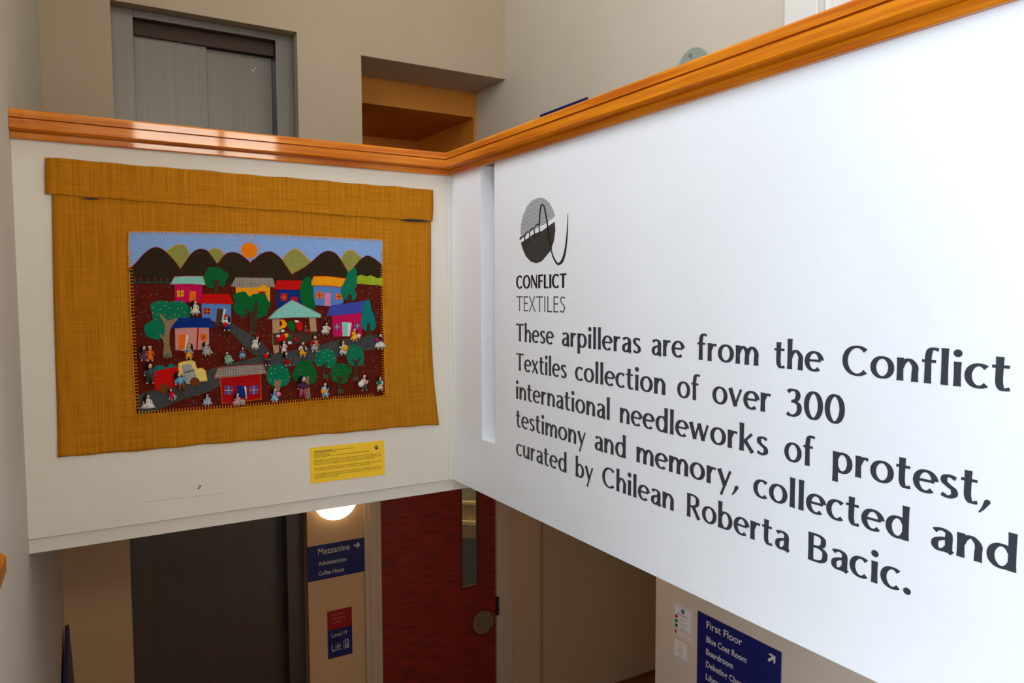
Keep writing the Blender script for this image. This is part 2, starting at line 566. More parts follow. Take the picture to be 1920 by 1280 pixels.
# ------------------------------------------------------------------ red door on the lower floor
t = thing('door_1', (0.96, YW, LF), 'dark red door with glass strip on the lower floor', 'door', kind='structure')
fr = MB()
for x0, x1 in ((0.330, DX0 - 0.002), (DX1 + 0.002, 1.608)):
    fr.box(x0, x1, YW - 0.022, YW + 0.12, LF, -0.30)
    fr.box(x0 + 0.035, x1 - 0.035, YW - 0.030, YW - 0.02, LF, -0.30)
fr.box(0.330, 1.608, YW - 0.022, YW + 0.12, -0.345, -0.23)
fr.build('door_frame', trim_paint, t, bevel=0.004)
GX0, GX1, GZ0 = 1.140, 1.305, -1.525
b = MB()
b.box(DX0, GX0, YW + 0.0, YW + 0.045, LF + 0.01, -0.35).box(GX1, DX1, YW, YW + 0.045, LF + 0.01, -0.35).box(GX0, GX1, YW, YW + 0.045, LF + 0.01, GZ0).box(GX0, GX1, YW, YW + 0.045, -0.45, -0.35)
leaf = b.build('door_leaf', red_door, t, bevel=0.002)
b = MB()
for x0, x1, z0, z1 in ((GX0, GX0 + 0.012, GZ0, -0.45), (GX1 - 0.012, GX1, GZ0, -0.45), (GX0, GX1, GZ0, GZ0 + 0.012)):
    b.box(x0, x1, YW - 0.006, YW + 0.03, z0, z1)
b.build('glazing_bead', material('red_bead', rgb(92, 40, 20), 0.5), leaf, bevel=0.002)
gl = bpy.data.materials.new('wired_glass')
gl.use_nodes = True
nt = gl.node_tree
pb = nt.nodes['Principled BSDF']
pb.inputs['Base Color'].default_value = (0.9, 0.95, 0.9, 1)
pb.inputs['Roughness'].default_value = 0.05
tr = nt.nodes.new('ShaderNodeBsdfTransparent')
tr.inputs[0].default_value = (0.82, 0.88, 0.80, 1)
mx = nt.nodes.new('ShaderNodeMixShader')
mx.inputs[0].default_value = 0.10
nt.links.new(tr.outputs[0], mx.inputs[1])
nt.links.new(pb.outputs[0], mx.inputs[2])
nt.links.new(mx.outputs[0], nt.nodes['Material Output'].inputs[0])
pane = MB().box(GX0 + 0.003, GX1 - 0.003, YW + 0.018, YW + 0.024, GZ0 + 0.003, -0.452).build('glass', gl, leaf)
b = MB()
x = GX0 + 0.014
while x < GX1 - 0.01:
    b.box(x - 0.0004, x + 0.0004, YW + 0.0165, YW + 0.0178, GZ0 + 0.01, -0.46)
    x += 0.0127
z = GZ0 + 0.012
while z < -0.46:
    b.box(GX0 + 0.012, GX1 - 0.012, YW + 0.0165, YW + 0.0178, z - 0.0004, z + 0.0004)
    z += 0.0127
b.build('wire_grid', material('grid_wire', rgb(34, 32, 26), 0.7), leaf)
hd = material('frosted_glass_disc', rgb(124, 106, 76), 0.25, 0.0, spec=0.7)
b = MB()
c = at(906, 1166, 'y', YW - 0.03)
b.tube([c + Vector((0, -0.005, 0)), c + Vector((0, 0.005, 0))], 0.097, 40)
disc = b.build('pull_handle', hd, leaf, bevel=0.002)
b = MB()
for dx, dz in ((0.055, 0.045), (0.055, -0.05), (-0.055, 0.0)):
    q = c + Vector((dx, 0, dz))
    b.tube([q + Vector((0, -0.012, 0)), q + Vector((0, 0.032, 0))], 0.009, 12)
b.build('standoff', material('chrome', rgb(215, 215, 218), 0.15, 1.0), leaf)
MB().box(DX1 - 0.008, DX1 + 0.018, YW - 0.028, YW - 0.015, -1.80, -1.645).build('lock_plate', dark_m, t)
# room seen through the strip of wired glass
t = thing('curved_counter', (1.75, 3.25, LF), 'pale curved counter with ledge seen through the red door glass', 'counter')
pale = material('pale_reed_panel', rgb(205, 176, 112), 0.6, col2=rgb(178, 146, 84), scale=30, pattern='stripe')
edge_m = material('pale_ledge', rgb(224, 200, 150), 0.45)


def arc_band(mb, cx, cy, r, z0, z1, a0=-2.6, a1=-0.5, th=0.03, n=24):
    vs, fs = [], []
    for k in range(n + 1):
        a = a0 + (a1 - a0) * k / n
        for rr in (r, r - th):
            for z in (z0, z1):
                vs.append((cx + rr * math.cos(a), cy + rr * math.sin(a), z))
    for k in range(n):
        i = 4 * k
        fs += [(i, i + 4, i + 5, i + 1), (i + 2, i + 3, i + 7, i + 6), (i + 1, i + 5, i + 7, i + 3), (i, i + 2, i + 6, i + 4)]
    fs += [(0, 1, 3, 2), (4 * n, 4 * n + 2, 4 * n + 3, 4 * n + 1)]
    mb.add(vs, fs)


for nm, z0, z1, mm, r in (('upper_panel', -1.20, -1.045, pale, 0.55), ('lower_panel', -1.36, -1.235, pale, 0.55), ('ledge', -1.235, -1.20, edge_m, 0.58), ('top_edge', -1.045, -1.02, edge_m, 0.57), ('base', LF, -1.36, dark_m, 0.52)):
    mb = MB()
    arc_band(mb, 1.9, 3.3, r, z0, z1)
    mb.build(nm, mm, t)
for nm, bx in (('wall_room_back', (0.4, 3.2, 4.2, 4.3, LF, SB)), ('wall_room_left', (0.35, 0.4, YW + 0.13, 4.3, LF, SB)), ('wall_room_right', (3.1, 3.2, YW + 0.26, 4.2, LF, SB)), ('ceiling_room', (0.4, 3.1, YW + 0.3, 4.2, SB, SB + 0.1)), ('floor_room', (0.4, 3.1, YW + 0.26, 4.2, LF - 0.1, LF))):
    struct(MB().box(*bx), nm, cream)
area('room_lamp', (1.45, 2.75, -0.12), (1.45, 2.85, -2), 0.4, 0.3, 13.0, (1.0, 0.80, 0.45))

# ------------------------------------------------------------------ wall lamp of the lower floor
c = at(632, 935, 'y', YW - 0.06)
t = thing('wall_lamp', (c.x, YW, c.z), 'glowing round white wall lamp above the blue mezzanine sign', 'lamp')
b = MB().tube([(c.x, YW, c.z), (c.x, YW - 0.03, c.z)], 0.15, 36)
b.build('base', plastic, t)
glow = material('glowing_opal_glass', (1.0, 0.80, 0.50, 1), 0.3, emit=3.4)
b = MB()
vs, fs = [], []
R = 0.163
for i in range(9):
    th = math.pi / 2 * i / 8
    for k in range(40):
        a = 2 * math.pi * k / 40
        vs.append((c.x + R * math.cos(th) * math.cos(a), YW - 0.03 - 0.07 * math.sin(th), c.z + R * math.cos(th) * math.sin(a)))
for i in range(8):
    for k in range(40):
        k2 = (k + 1) % 40
        fs.append((i * 40 + k, i * 40 + k2, (i + 1) * 40 + k2, (i + 1) * 40 + k))
fs.append([k for k in range(40)][::-1])
b.add(vs, fs)
b.build('lamp_shade', glow, t, smooth=True)

# ------------------------------------------------------------------ signs
UX, UZ = Vector((1, 0, 0)), Vector((0, 0, 1))


def arrow(mb, c, ux, uz, s, ang, m):
    """solid arrow: shaft and chevron head, pointing along ang"""
    ca, sa = math.cos(ang), math.sin(ang)

    def P(u, v):
        return Vector(c) + ux * (u * ca - v * sa) * s + uz * (u * sa + v * ca) * s
    w_ = 0.11
    mb.add([P(-0.5, -w_), P(0.3, -w_), P(0.3, w_), P(-0.5, w_)], [(0, 1, 2, 3)], m)
    nrm = ux.cross(uz) * 0.0002
    for sg in (1, -1):
        mb.add([q + nrm * (2 + sg * 0.5) for q in (P(0.5, -0.02 * sg), P(0.1, sg * 0.42), P(-0.14, sg * 0.42), P(0.22, -0.02 * sg))], [(0, 1, 2, 3)], m)


def line(parent, m, text, org, ux, size, width, bold=0.0, name='lettering'):
    k = MB()
    write(k, text, org, ux, UZ, size, width, bold)
    return k.build(name, m, parent)


def arrow_mark(parent, m, c, ux, s_, ang):
    k = MB()
    arrow(k, c, ux, UZ, s_, ang, None)
    return k.build('arrow', m, parent)


ys = YW - 0.006
t = thing('mezzanine_sign', (0.115, ys, -1.08), 'blue sign with an arrow and white lettering Mezzanine under the lamp', 'sign')
MB().box(-0.096, 0.330, ys, YW, -1.213, -0.955).build('panel', navy, t, bevel=0.001)
line(t, sign_white, 'Mezzanine', (-0.017, ys - 0.0008, -1.025), UX, 0.068, 0.235, 0.0007)
arrow_mark(t, sign_white, (0.275, ys - 0.0008, -1.003), UX, 0.052, 0)
line(t, sign_white, 'Administration', (-0.016, ys - 0.0008, -1.106), UX, 0.044, 0.207, 0.0005)
line(t, sign_white, 'Coffee House', (-0.016, ys - 0.0008, -1.179), UX, 0.044, 0.190, 0.0005)
t = thing('lift_sign', (0.135, ys, -1.64), 'narrow red and blue lift sign below the mezzanine sign', 'sign')
MB().box(0.043, 0.227, ys, YW, -1.820, -1.607).build('blue_panel', navy, t, bevel=0.001)
MB().box(0.043, 0.227, ys, YW, -1.605, -1.462).build('red_panel', material('red_sign_plastic', rgb(150, 10, 12), 0.4), t, bevel=0.001)
line(t, sign_white, 'Level M', (0.070, ys - 0.0008, -1.662), UX, 0.046, 0.115)
line(t, sign_white, 'Lift', (0.070, ys - 0.0008, -1.768), UX, 0.075, 0.072)
mb = MB()
# lift pictogram: two figures in a box
for x in (0.160, 0.197):
    mb.box(x, x + 0.003, ys - 0.0012, ys, -1.772, -1.706)
mb.box(0.160, 0.200, ys - 0.0012, ys, -1.709, -1.706)
for x in (0.171, 0.185):
    mb.box(x, x + 0.008, ys - 0.0012, ys, -1.768, -1.728).box(x + 0.001, x + 0.007, ys - 0.0012, ys, -1.724, -1.716)
for x in (0.172, 0.186):
    mb.box(x, x + 0.006, ys - 0.0012, ys, -1.709, -1.694)
mb.build('pictogram', sign_white, t)
pale_red = material('pale_red_lettering', rgb(214, 120, 110), 0.6)
for k, s_ in enumerate(('In the event', 'of fire do not', 'use this lift')):
    line(t, pale_red, s_, (0.072, ys - 0.0008, -1.500 - 0.03 * k), UX, 0.024, (0.090, 0.105, 0.07)[k])

xs = XE - 0.006
UY = Vector((0, -1, 0))
t = thing('floor_directory', (xs, -0.3, -1.2), 'blue First Floor directory sign with white room names', 'sign')
MB().box(xs, XE, -0.597, -0.006, -1.75, -0.975).build('panel', navy, t, bevel=0.001)
for s_, z, sz, wd in (('First Floor', -1.047, 0.060, 0.263), ('Blue Coat Room', -1.129, 0.050, 0.296), ('Boardroom', -1.203, 0.050, 0.202), ('Debating Chamber', -1.276, 0.050, 0.345), ('Library', -1.350, 0.050, 0.140)):
    line(t, sign_white, s_, (xs - 0.0008, -0.078, z), UY, sz, wd, 0.0009)
arrow_mark(t, sign_white, (xs - 0.0008, -0.541, -1.030), UY, 0.062, math.radians(42))

t = thing('fire_notice', (xs, 0.11, -1.1), 'small white fire action notice with blue border beside the blue directory', 'notice')
x2 = XE - 0.003
fy0, fy1 = 0.195, 0.040
MB().box(x2, XE, fy1, fy0, -1.190, -0.998).build('card', material('white_card', rgb(232, 230, 226), 0.5), t)
blue_i = material('blue_print', rgb(28, 70, 150), 0.5)
red_i = material('red_print', rgb(190, 30, 30), 0.5)
green_i = material('green_print', rgb(10, 100, 50), 0.5)


def frame(mb, ya, yb, za, zb, wth):
    xa, xb = x2 - 0.0006, x2
    mb.box(xa, xb, yb, ya, za, za + wth).box(xa, xb, yb, ya, zb - wth, zb).box(xa, xb, ya - wth, ya, za, zb).box(xa, xb, yb, yb + wth, za, zb)


mb = MB()
frame(mb, 0.189, 0.046, -1.148, -1.004, 0.0022)
mb.tube([(x2, 0.118, -1.028), (x2 - 0.0007, 0.118, -1.028)], 0.014, 20)
write(mb, 'Fire action', (x2 - 0.0008, 0.160, -1.058), UY, UZ, 0.020, 0.080, 0.0003)
for k, s_ in enumerate(('1 Operate nearest\nfire alarm', '2 Leave building by\nnearest exit', '3 Report to\nassembly point')):
    write(mb, s_, (x2 - 0.0008, 0.143, -1.078 - 0.026 * k), UY, UZ, 0.0095, 0.078)
mb.build('blue_print', blue_i, t)
mb = MB()
mb.box(x2 - 0.0006, x2, 0.160, 0.181, -1.084, -1.064)
mb.build('red_pictogram', red_i, t)
mb = MB()
frame(mb, 0.189, 0.046, -1.184, -1.156, 0.0018)
mb.tube([(x2, 0.176, -1.170), (x2 - 0.0007, 0.176, -1.170)], 0.010, 16)
write(mb, 'Do not use lifts', (x2 - 0.0008, 0.160, -1.174), UY, UZ, 0.012, 0.10)
mb.build('red_print', red_i, t)
mb = MB()
mb.box(x2 - 0.0006, x2, 0.160, 0.181, -1.112, -1.092).box(x2 - 0.0006, x2, 0.160, 0.181, -1.140, -1.120)
mb.build('green_print', green_i, t)
line(t, plastic, '!', (x2 - 0.0012, 0.1205, -1.037), UY, 0.026, 0.005, name='exclamation_mark')
t = thing('light_switch', (XE, 0.13, -1.26), 'square white plate switch below the fire notice', 'switch')
MB().box(XE - 0.009, XE, 0.078, 0.186, -1.318, -1.218).build('plate', plastic, t, bevel=0.003)
for k in range(2):
    MB().box(XE - 0.013, XE - 0.008, 0.112 + 0.021 * k, 0.131 + 0.021 * k, -1.285, -1.252).build('rocker', material('ivory_plastic', rgb(214, 206, 186), 0.4), t, bevel=0.001)
for z in (-1.232, -1.304):
    MB().tube([(XE - 0.0105, 0.132, z), (XE - 0.008, 0.132, z)], 0.003, 8).build('screw', dark_m, t)

# blue sign and glass disc on the upper right hall wall, lamp bracket above
t = thing('hall_sign', (XE, 1.37, 2.0), 'blue sign just showing its top above the right handrail', 'sign')
MB().box(XE - 0.012, XE, 1.082, 1.668, 1.60, 2.190).build('panel', navy, t, bevel=0.001)
t = thing('glass_disc', (XE, 0.052, 2.06), 'small frosted glass disc on the hall wall above the right handrail', 'glass disc')
pale_gl = material('frosted_glass', rgb(150, 160, 150), 0.2, spec=0.6)
MB().tube([(XE - 0.045, 0.052, 2.098), (XE - 0.037, 0.052, 2.098)], 0.125, 40).build('disc', pale_gl, t, bevel=0.001)
MB().tube([(XE, 0.06, 2.185), (XE - 0.055, 0.06, 2.185)], 0.011, 14).build('standoff', material('chrome', rgb(215, 215, 218), 0.15, 1.0), t)
t = thing('wall_bracket', (XE, 0.31, 2.62), 'dark bracket low edge on the hall wall at the top of the photo', 'bracket')
mb = MB().tube([(XE, 0.31, 2.70), (XE - 0.05, 0.31, 2.70), (XE - 0.12, 0.31, 2.76)], [0.05, 0.045, 0.03], 14)
mb.build('arm', material('dark_bronze', rgb(70, 50, 34), 0.5, 0.4), t, smooth=True)

# blue board leaning on the left wall of the lower floor
t = thing('blue_board', (-1.6, 1.6, -1.4), 'narrow dark blue board against the left wall at the bottom left', 'board')
lean = lambda y, z, o=0.012: Vector((XL + 0.0286 * y + o, y, z))
mb = MB().prism([lean(1.93, -1.10), lean(1.99, -1.10), lean(2.06, -2.1, 0.05), lean(1.0, -2.1, 0.05), lean(1.22, -1.36)], (0.02, 0, 0.004))
mb.build('panel', material('dull_blue', rgb(52, 60, 96), 0.5), t)
#@@TEXT
# ------------------------------------------------------------------ painted lettering on the right parapet
# glyphs are pen strokes (x-height 0.50, capitals 0.70): ('l', pts) straight, ('c', pts) curve through pts, ('e', cx, cy, rx, ry, a0, a1) arc, ('d', x, y, r) dot
def bowl(cx, a0=0, a1=360):
    return ('e', cx, 0.25, 0.185, 0.222, a0, a1)


def arch(x, w_):
    return ('c', [(x + 0.01, 0.30), (x + 0.07, 0.41), (x + w_ * 0.62, 0.462), (x + w_, 0.34), (x + w_, 0.17), (x + w_, 0.0)])


GL = {
    'T': (0.52, [('l', [(0.26, 0), (0.26, 0.69)]), ('l', [(0.0, 0.672), (0.52, 0.672)])]),
    'h': (0.455, [('l', [(0.085, 0), (0.085, 0.76)]), arch(0.085, 0.285)]),
    'n': (0.455, [('l', [(0.085, 0), (0.085, 0.5)]), arch(0.085, 0.285)]),
    'm': (0.70, [('l', [(0.085, 0), (0.085, 0.5)]), arch(0.085, 0.265), arch(0.350, 0.265)]),
    'u': (0.455, [('c', [(0.085, 0.5), (0.085, 0.33), (0.085, 0.16), (0.17, 0.035), (0.29, 0.07), (0.36, 0.18)]), ('l', [(0.37, 0), (0.37, 0.5)])]),
    'r': (0.315, [('l', [(0.085, 0), (0.085, 0.5)]), ('c', [(0.095, 0.32), (0.15, 0.42), (0.22, 0.463), (0.30, 0.445)])]),
    'e': (0.45, [('e', 0.235, 0.25, 0.18, 0.222, 8, 312), ('l', [(0.10, 0.268), (0.40, 0.268)])]),
    'c': (0.40, [('e', 0.235, 0.25, 0.18, 0.222, 48, 312)]),
    'o': (0.49, [bowl(0.245)]),
    's': (0.345, [('c', [(0.30, 0.425), (0.20, 0.468), (0.105, 0.435), (0.095, 0.34), (0.175, 0.265), (0.265, 0.195), (0.275, 0.09), (0.17, 0.030), (0.05, 0.075)])]),
    'a': (0.42, [('l', [(0.335, 0.0), (0.335, 0.32)]), ('c', [(0.335, 0.28), (0.325, 0.41), (0.23, 0.468), (0.13, 0.45), (0.08, 0.41)]),
                 ('c', [(0.33, 0.295), (0.20, 0.27), (0.105, 0.20), (0.10, 0.09), (0.17, 0.03), (0.26, 0.055), (0.33, 0.13)]), ('l', [(0.335, 0.06), (0.40, 0.005)])]),
    'p': (0.49, [('l', [(0.085, -0.22), (0.085, 0.5)]), ('e', 0.245, 0.25, 0.17, 0.222, -150, 150)]),
    'b': (0.49, [('l', [(0.085, 0.0), (0.085, 0.76)]), ('e', 0.245, 0.25, 0.17, 0.222, -150, 150)]),
    'd': (0.49, [('l', [(0.405, 0.0), (0.405, 0.76)]), ('e', 0.245, 0.25, 0.17, 0.222, 30, 330)]),
    'i': (0.19, [('l', [(0.095, 0), (0.095, 0.5)]), ('d', 0.095, 0.675, 0.078)]),
    'l': (0.19, [('l', [(0.095, 0), (0.095, 0.76)])]),
    'f': (0.30, [('c', [(0.125, 0.0), (0.125, 0.25), (0.125, 0.52), (0.15, 0.68), (0.22, 0.733), (0.315, 0.715)]), ('l', [(0.01, 0.47), (0.27, 0.47)])]),
    't': (0.32, [('c', [(0.135, 0.66), (0.13, 0.40), (0.13, 0.15), (0.17, 0.045), (0.23, 0.028), (0.30, 0.045)]), ('l', [(0.01, 0.47), (0.29, 0.47)])]),
    'v': (0.43, [('l', [(0.05, 0.5), (0.225, 0.02)]), ('L', [(0.205, 0.02), (0.385, 0.5)])]),
    'w': (0.66, [('l', [(0.05, 0.5), (0.195, 0.02)]), ('L', [(0.185, 0.02), (0.33, 0.5)]), ('l', [(0.325, 0.5), (0.475, 0.02)]), ('L', [(0.465, 0.02), (0.61, 0.5)])]),
    'x': (0.43, [('l', [(0.05, 0.5), (0.375, 0.0)]), ('L', [(0.05, 0.0), (0.37, 0.5)])]),
    'k': (0.45, [('l', [(0.085, 0), (0.085, 0.76)]), ('L', [(0.12, 0.23), (0.375, 0.5)]), ('l', [(0.185, 0.285), (0.40, 0.0)])]),
    'y': (0.43, [('l', [(0.05, 0.5), (0.225, 0.06)]), ('L', [(0.115, -0.225), (0.385, 0.5)])]),
    'C': (0.60, [('e', 0.34, 0.35, 0.265, 0.322, 46, 314)]),
    'B': (0.52, [('l', [(0.095, 0), (0.095, 0.70)]), ('c', [(0.10, 0.672), (0.28, 0.668), (0.385, 0.60), (0.375, 0.45), (0.26, 0.385), (0.12, 0.38)]),
                 ('c', [(0.12, 0.375), (0.30, 0.37), (0.425, 0.29), (0.42, 0.12), (0.30, 0.035), (0.10, 0.028)])]),
    'R': (0.53, [('l', [(0.095, 0), (0.095, 0.70)]), ('c', [(0.10, 0.672), (0.28, 0.668), (0.395, 0.59), (0.385, 0.42), (0.26, 0.345), (0.12, 0.34)]), ('l', [(0.25, 0.34), (0.46, 0.0)])]),
    '3': (0.44, [('c', [(0.06, 0.61), (0.15, 0.67), (0.27, 0.655), (0.325, 0.56), (0.29, 0.44), (0.19, 0.385)]), ('c', [(0.15, 0.385), (0.27, 0.37), (0.355, 0.29), (0.345, 0.13), (0.24, 0.035), (0.13, 0.03), (0.05, 0.075)])]),
    '0': (0.47, [('e', 0.235, 0.35, 0.17, 0.322, 0, 360)]),
    ',': (0.19, [('k',)]),
    '.': (0.19, [('d', 0.095, 0.072, 0.076)]),
    'O': (0.66, [('e', 0.33, 0.35, 0.265, 0.322, 0, 360)]),
    'N': (0.62, [('L', [(0.09, 0), (0.09, 0.70)]), ('l', [(0.09, 0.69), (0.53, 0.01)]), ('L', [(0.53, 0), (0.53, 0.70)])]),
    'F': (0.44, [('l', [(0.095, 0), (0.095, 0.70)]), ('l', [(0.10, 0.67), (0.41, 0.67)]), ('l', [(0.10, 0.37), (0.37, 0.37)])]),
    'L': (0.42, [('l', [(0.095, 0), (0.095, 0.70)]), ('l', [(0.10, 0.03), (0.41, 0.03)])]),
    'E': (0.44, [('l', [(0.095, 0), (0.095, 0.70)]), ('l', [(0.10, 0.67), (0.41, 0.67)]), ('l', [(0.10, 0.37), (0.37, 0.37)]), ('l', [(0.10, 0.03), (0.41, 0.03)])]),
    'I': (0.20, [('l', [(0.10, 0), (0.10, 0.70)])]),
    'X': (0.54, [('l', [(0.04, 0.70), (0.49, 0.0)]), ('L', [(0.03, 0.0), (0.47, 0.70)])]),
    'S': (0.44, [('c', [(0.38, 0.61), (0.26, 0.668), (0.13, 0.63), (0.10, 0.50), (0.19, 0.39), (0.31, 0.31), (0.36, 0.19), (0.29, 0.06), (0.17, 0.03), (0.05, 0.085)])]),
}


def glyph_polys(ch, thick, thin, flare=0.16):
    """ribbons of one glyph: list of (left edge, right edge)"""
    out = []
    for st in GL[ch][1]:
        if st[0] == 'd':
            _, x, y, r = st
            n = 16
            out.append(([(x + r * math.cos(math.pi * k / n), y + r * math.sin(math.pi * k / n)) for k in range(n + 1)],
                        [(x + r * math.cos(math.pi * k / n), y - r * math.sin(math.pi * k / n)) for k in range(n + 1)]))
            continue
        if st[0] == 'k':
            out.append(([(0.055, 0.10), (0.085, 0.145), (0.135, 0.15), (0.165, 0.115)], [(0.052, 0.06), (0.03, -0.04), (-0.005, -0.12), (-0.03, -0.145)][0:1] + [(0.02, -0.05), (-0.035, -0.135), (-0.005, -0.145)]))
            out[-1] = ([(-0.035, -0.135), (0.02, -0.03), (0.045, 0.06), (0.06, 0.12), (0.10, 0.152)], [(-0.01, -0.145), (0.075, -0.05), (0.125, 0.03), (0.165, 0.09), (0.155, 0.14)])
            continue
        kind = st[0]
        fac = 1.0
        if kind in 'lL':
            (xa, ya), (xb, yb) = st[1]
            pts = [(xa + (xb - xa) * k / 12, ya + (yb - ya) * k / 12) for k in range(13)]
            fl = flare
            if kind == 'L':
                fac = 0.0
        elif kind == 'c':
            pts = [(p.x, p.y) for p in smooth_loop([Vector((x, y)) for x, y in st[1]], 6, False)]
            fl = flare * 0.9
        else:
            _, cx, cy, rx, ry, a0, a1 = st
            n = 40
            pts = [(cx + rx * math.cos(math.radians(a0 + (a1 - a0) * k / n)), cy + ry * math.sin(math.radians(a0 + (a1 - a0) * k / n))) for k in range(n + 1)]
            fl = 0.0 if a1 - a0 == 360 else flare * 0.8
        L = [0.0]
        for p, q in zip(pts, pts[1:]):
            L.append(L[-1] + math.hypot(q[0] - p[0], q[1] - p[1]))
        le, ri = [], []
        closed = kind == 'e' and st[6] - st[5] == 360
        for i, p in enumerate(pts):
            a = pts[i - 1] if i else (pts[-2] if closed else p)
            c_ = pts[i + 1] if i + 1 < len(pts) else (pts[1] if closed else p)
            dx, dy = c_[0] - a[0], c_[1] - a[1]
            l_ = math.hypot(dx, dy) or 1
            dx, dy = dx / l_, dy / l_
            wd = math.sqrt((thick * dy) ** 2 + (thin * dx) ** 2)
            if fac == 0.0:
                wd = thin * 0.9 + 0.25 * (thick - thin)
            e = min(L[i], L[-1] - L[i])
            wd *= 1 + fl * math.exp(-e / 0.09)
            le.append((p[0] - dy * wd / 2, p[1] + dx * wd / 2))
            ri.append((p[0] + dy * wd / 2, p[1] - dx * wd / 2))
        out.append((le, ri))
    return out


def letters(mb, word, ya, yb, z, em, thick, thin, gap=0.0, x=-0.0006, flare=0.16):
    """a word on the right parapet: from y = ya to y = yb, baseline z"""
    pens, x0 = [], 0.0
    for ch in word:
        pens.append((ch, x0))
        x0 += GL[ch][0] + gap
    polys = [[([(px + a, b) for a, b in l], [(px + a, b) for a, b in r]) for l, r in glyph_polys(ch, thick, thin, flare)] for ch, px in pens]
    xs_ = [p[0] for g in polys for l, r in g for p in l + r]
    lo, hi = min(xs_), max(xs_)
    k = (yb - ya) / (hi - lo)
    j = 0
    for g in polys:
        for l, r in g:
            xo = x - 0.00004 * (j % 5)
            j += 1
            n = len(l)
            vs = [(xo, ya + (a - lo) * k, z + b * em) for a, b in l + r]
            mb.add(vs, [(i, i + 1, n + i + 1, n + i) for i in range(n - 1)])


EM = 0.0975
LINES = [
    (0.676, [('These', -0.575, -0.843), ('arpilleras', -0.893, -1.322), ('are', -1.371, -1.513), ('from', -1.562, -1.779), ('the', -1.828, -1.971), ('Conflict', -2.019, -2.374)]),
    (0.5605, [('Textiles', -0.574, -0.923), ('collection', -0.973, -1.434), ('of', -1.483, -1.574), ('over', -1.621, -1.820), ('300', -1.867, -2.029)]),
    (0.448, [('international', -0.573, -1.170), ('needleworks', -1.221, -1.815), ('of', -1.864, -1.952), ('protest,', -2.000, -2.347)]),
    (0.336, [('testimony', -0.573, -1.038), ('and', -1.089, -1.253), ('memory,', -1.304, -1.720), ('collected', -1.769, -2.188), ('and', -2.235, -2.397)]),
    (0.2215, [('curated', -0.572, -0.924), ('by', -0.978, -1.081), ('Chilean', -1.131, -1.475), ('Roberta', -1.528, -1.887), ('Bacic.', -1.939, -2.196)]),
]
t = thing('wall_text', (0, -1.45, 0.45), 'large black lettering in five lines on the bright white parapet', 'lettering')
for z, ws in LINES:
    ln = bpy.data.objects.new('text_line', None)
    COL.objects.link(ln)
    ln.parent = t
    ORIG[ln.name] = ORIG[t.name]
    for wd, ya, yb in ws:
        mb = MB()
        letters(mb, wd, ya, yb, z, EM, 0.126, 0.056, 0.034, flare=0.13)
        mb.build('word', black_vinyl, ln)

t = thing('wall_logo', (0, -0.75, 1.0), 'black round logo with needle and two-word name above the lettering', 'logo')
for wd, za, th_, tn, ya, yb, em in (('CONFLICT', 0.882, 0.165, 0.085, -0.576, -0.921, 0.0715), ('TEXTILES', 0.794, 0.062, 0.046, -0.578, -0.912, 0.0830)):
    mb = MB()
    letters(mb, wd, ya, yb, za, em, th_, tn, 0.03, flare=0.05)
    mb.build('name_line', ink, t)


def lg(x, y, d=0.0006):
    return at(940 + x / 4.925, 350 + y / 4.925, 'x', -d)


# disc: upper half woven grey, lower half dark, with a torn white gap between
upper = [(178, 448), (180, 350), (200, 265), (240, 175), (285, 125), (345, 100), (395, 106), (440, 145), (475, 205), (495, 270), (470, 292), (440, 312), (430, 322), (390, 350), (340, 372), (300, 395), (265, 420), (215, 445)]
lower = [(180, 518), (240, 478), (300, 435), (380, 405), (430, 365), (492, 322), (498, 400), (485, 500), (455, 590), (370, 690), (320, 706), (270, 690), (225, 640), (195, 570)]
tw = material('woven_logo_print', rgb(60, 60, 60), 0.6, col2=rgb(205, 205, 208), scale=62, pattern='check', stretch=(1, 1, 1), lo=0.30, hi=0.55)
for n_ in tw.node_tree.nodes:
    if n_.type == 'TEX_WAVE' and n_.bands_direction == 'X':
        n_.bands_direction = 'Y'
ins = Vector((0.0012, 0, 0))
MB().prism([lg(*p) for p in upper], ins).build('woven_half_disc', tw, t)
MB().prism([lg(*p) for p in lower], ins).build('dark_half_disc', material('charcoal_print', rgb(50, 50, 48), 0.6), t)


def brush(mb, pts, ws_, d):
    P = smooth_loop([Vector((x, y)) for x, y in pts], 5, False)
    le, ri = [], []
    for i, p in enumerate(P):
        tn = (P[min(i + 1, len(P) - 1)] - P[max(i - 1, 0)]).normalized()
        wv = ws_[0] + (ws_[1] - ws_[0]) * i / (len(P) - 1) if len(ws_) == 2 else ws_[0] + (ws_[1] - ws_[0]) * min(1, 2 * i / (len(P) - 1)) + (ws_[2] - ws_[1]) * max(0, 2 * i / (len(P) - 1) - 1)
        nn = Vector((-tn.y, tn.x)) * wv / 2
        le.append(lg(*(p + nn), d))
        ri.append(lg(*(p - nn), d))
    n = len(P)
    mb.add(le + ri, [(i, i + 1, n + i + 1, n + i) for i in range(n - 1)])


mb = MB()
brush(mb, [(172, 486), (185, 465), (215, 450)], (16, 12), 0.0010)
for pts in ([(215, 458), (235, 420), (255, 418), (262, 440), (256, 515)], [(212, 450), (217, 500), (220, 545)], [(262, 410), (280, 385), (300, 385), (304, 420), (307, 480)], [(308, 378), (325, 352), (345, 352), (350, 400), (354, 460)]):
    brush(mb, pts, (10, 9), 0.0010)
mb.build('stitch', ink, t)
mb = MB()
brush(mb, [(350, 350), (355, 260), (365, 180), (380, 165), (395, 185), (410, 255), (425, 350), (440, 470), (462, 580)], (12, 13), 0.0012)
mb.build('thread', ink, t)
mb = MB()
brush(mb, [(460, 585), (480, 650), (508, 700), (530, 712), (560, 685), (585, 610), (603, 480), (610, 360), (613, 248)], (10, 22, 3), 0.0014)
mb.build('needle', ink, t)
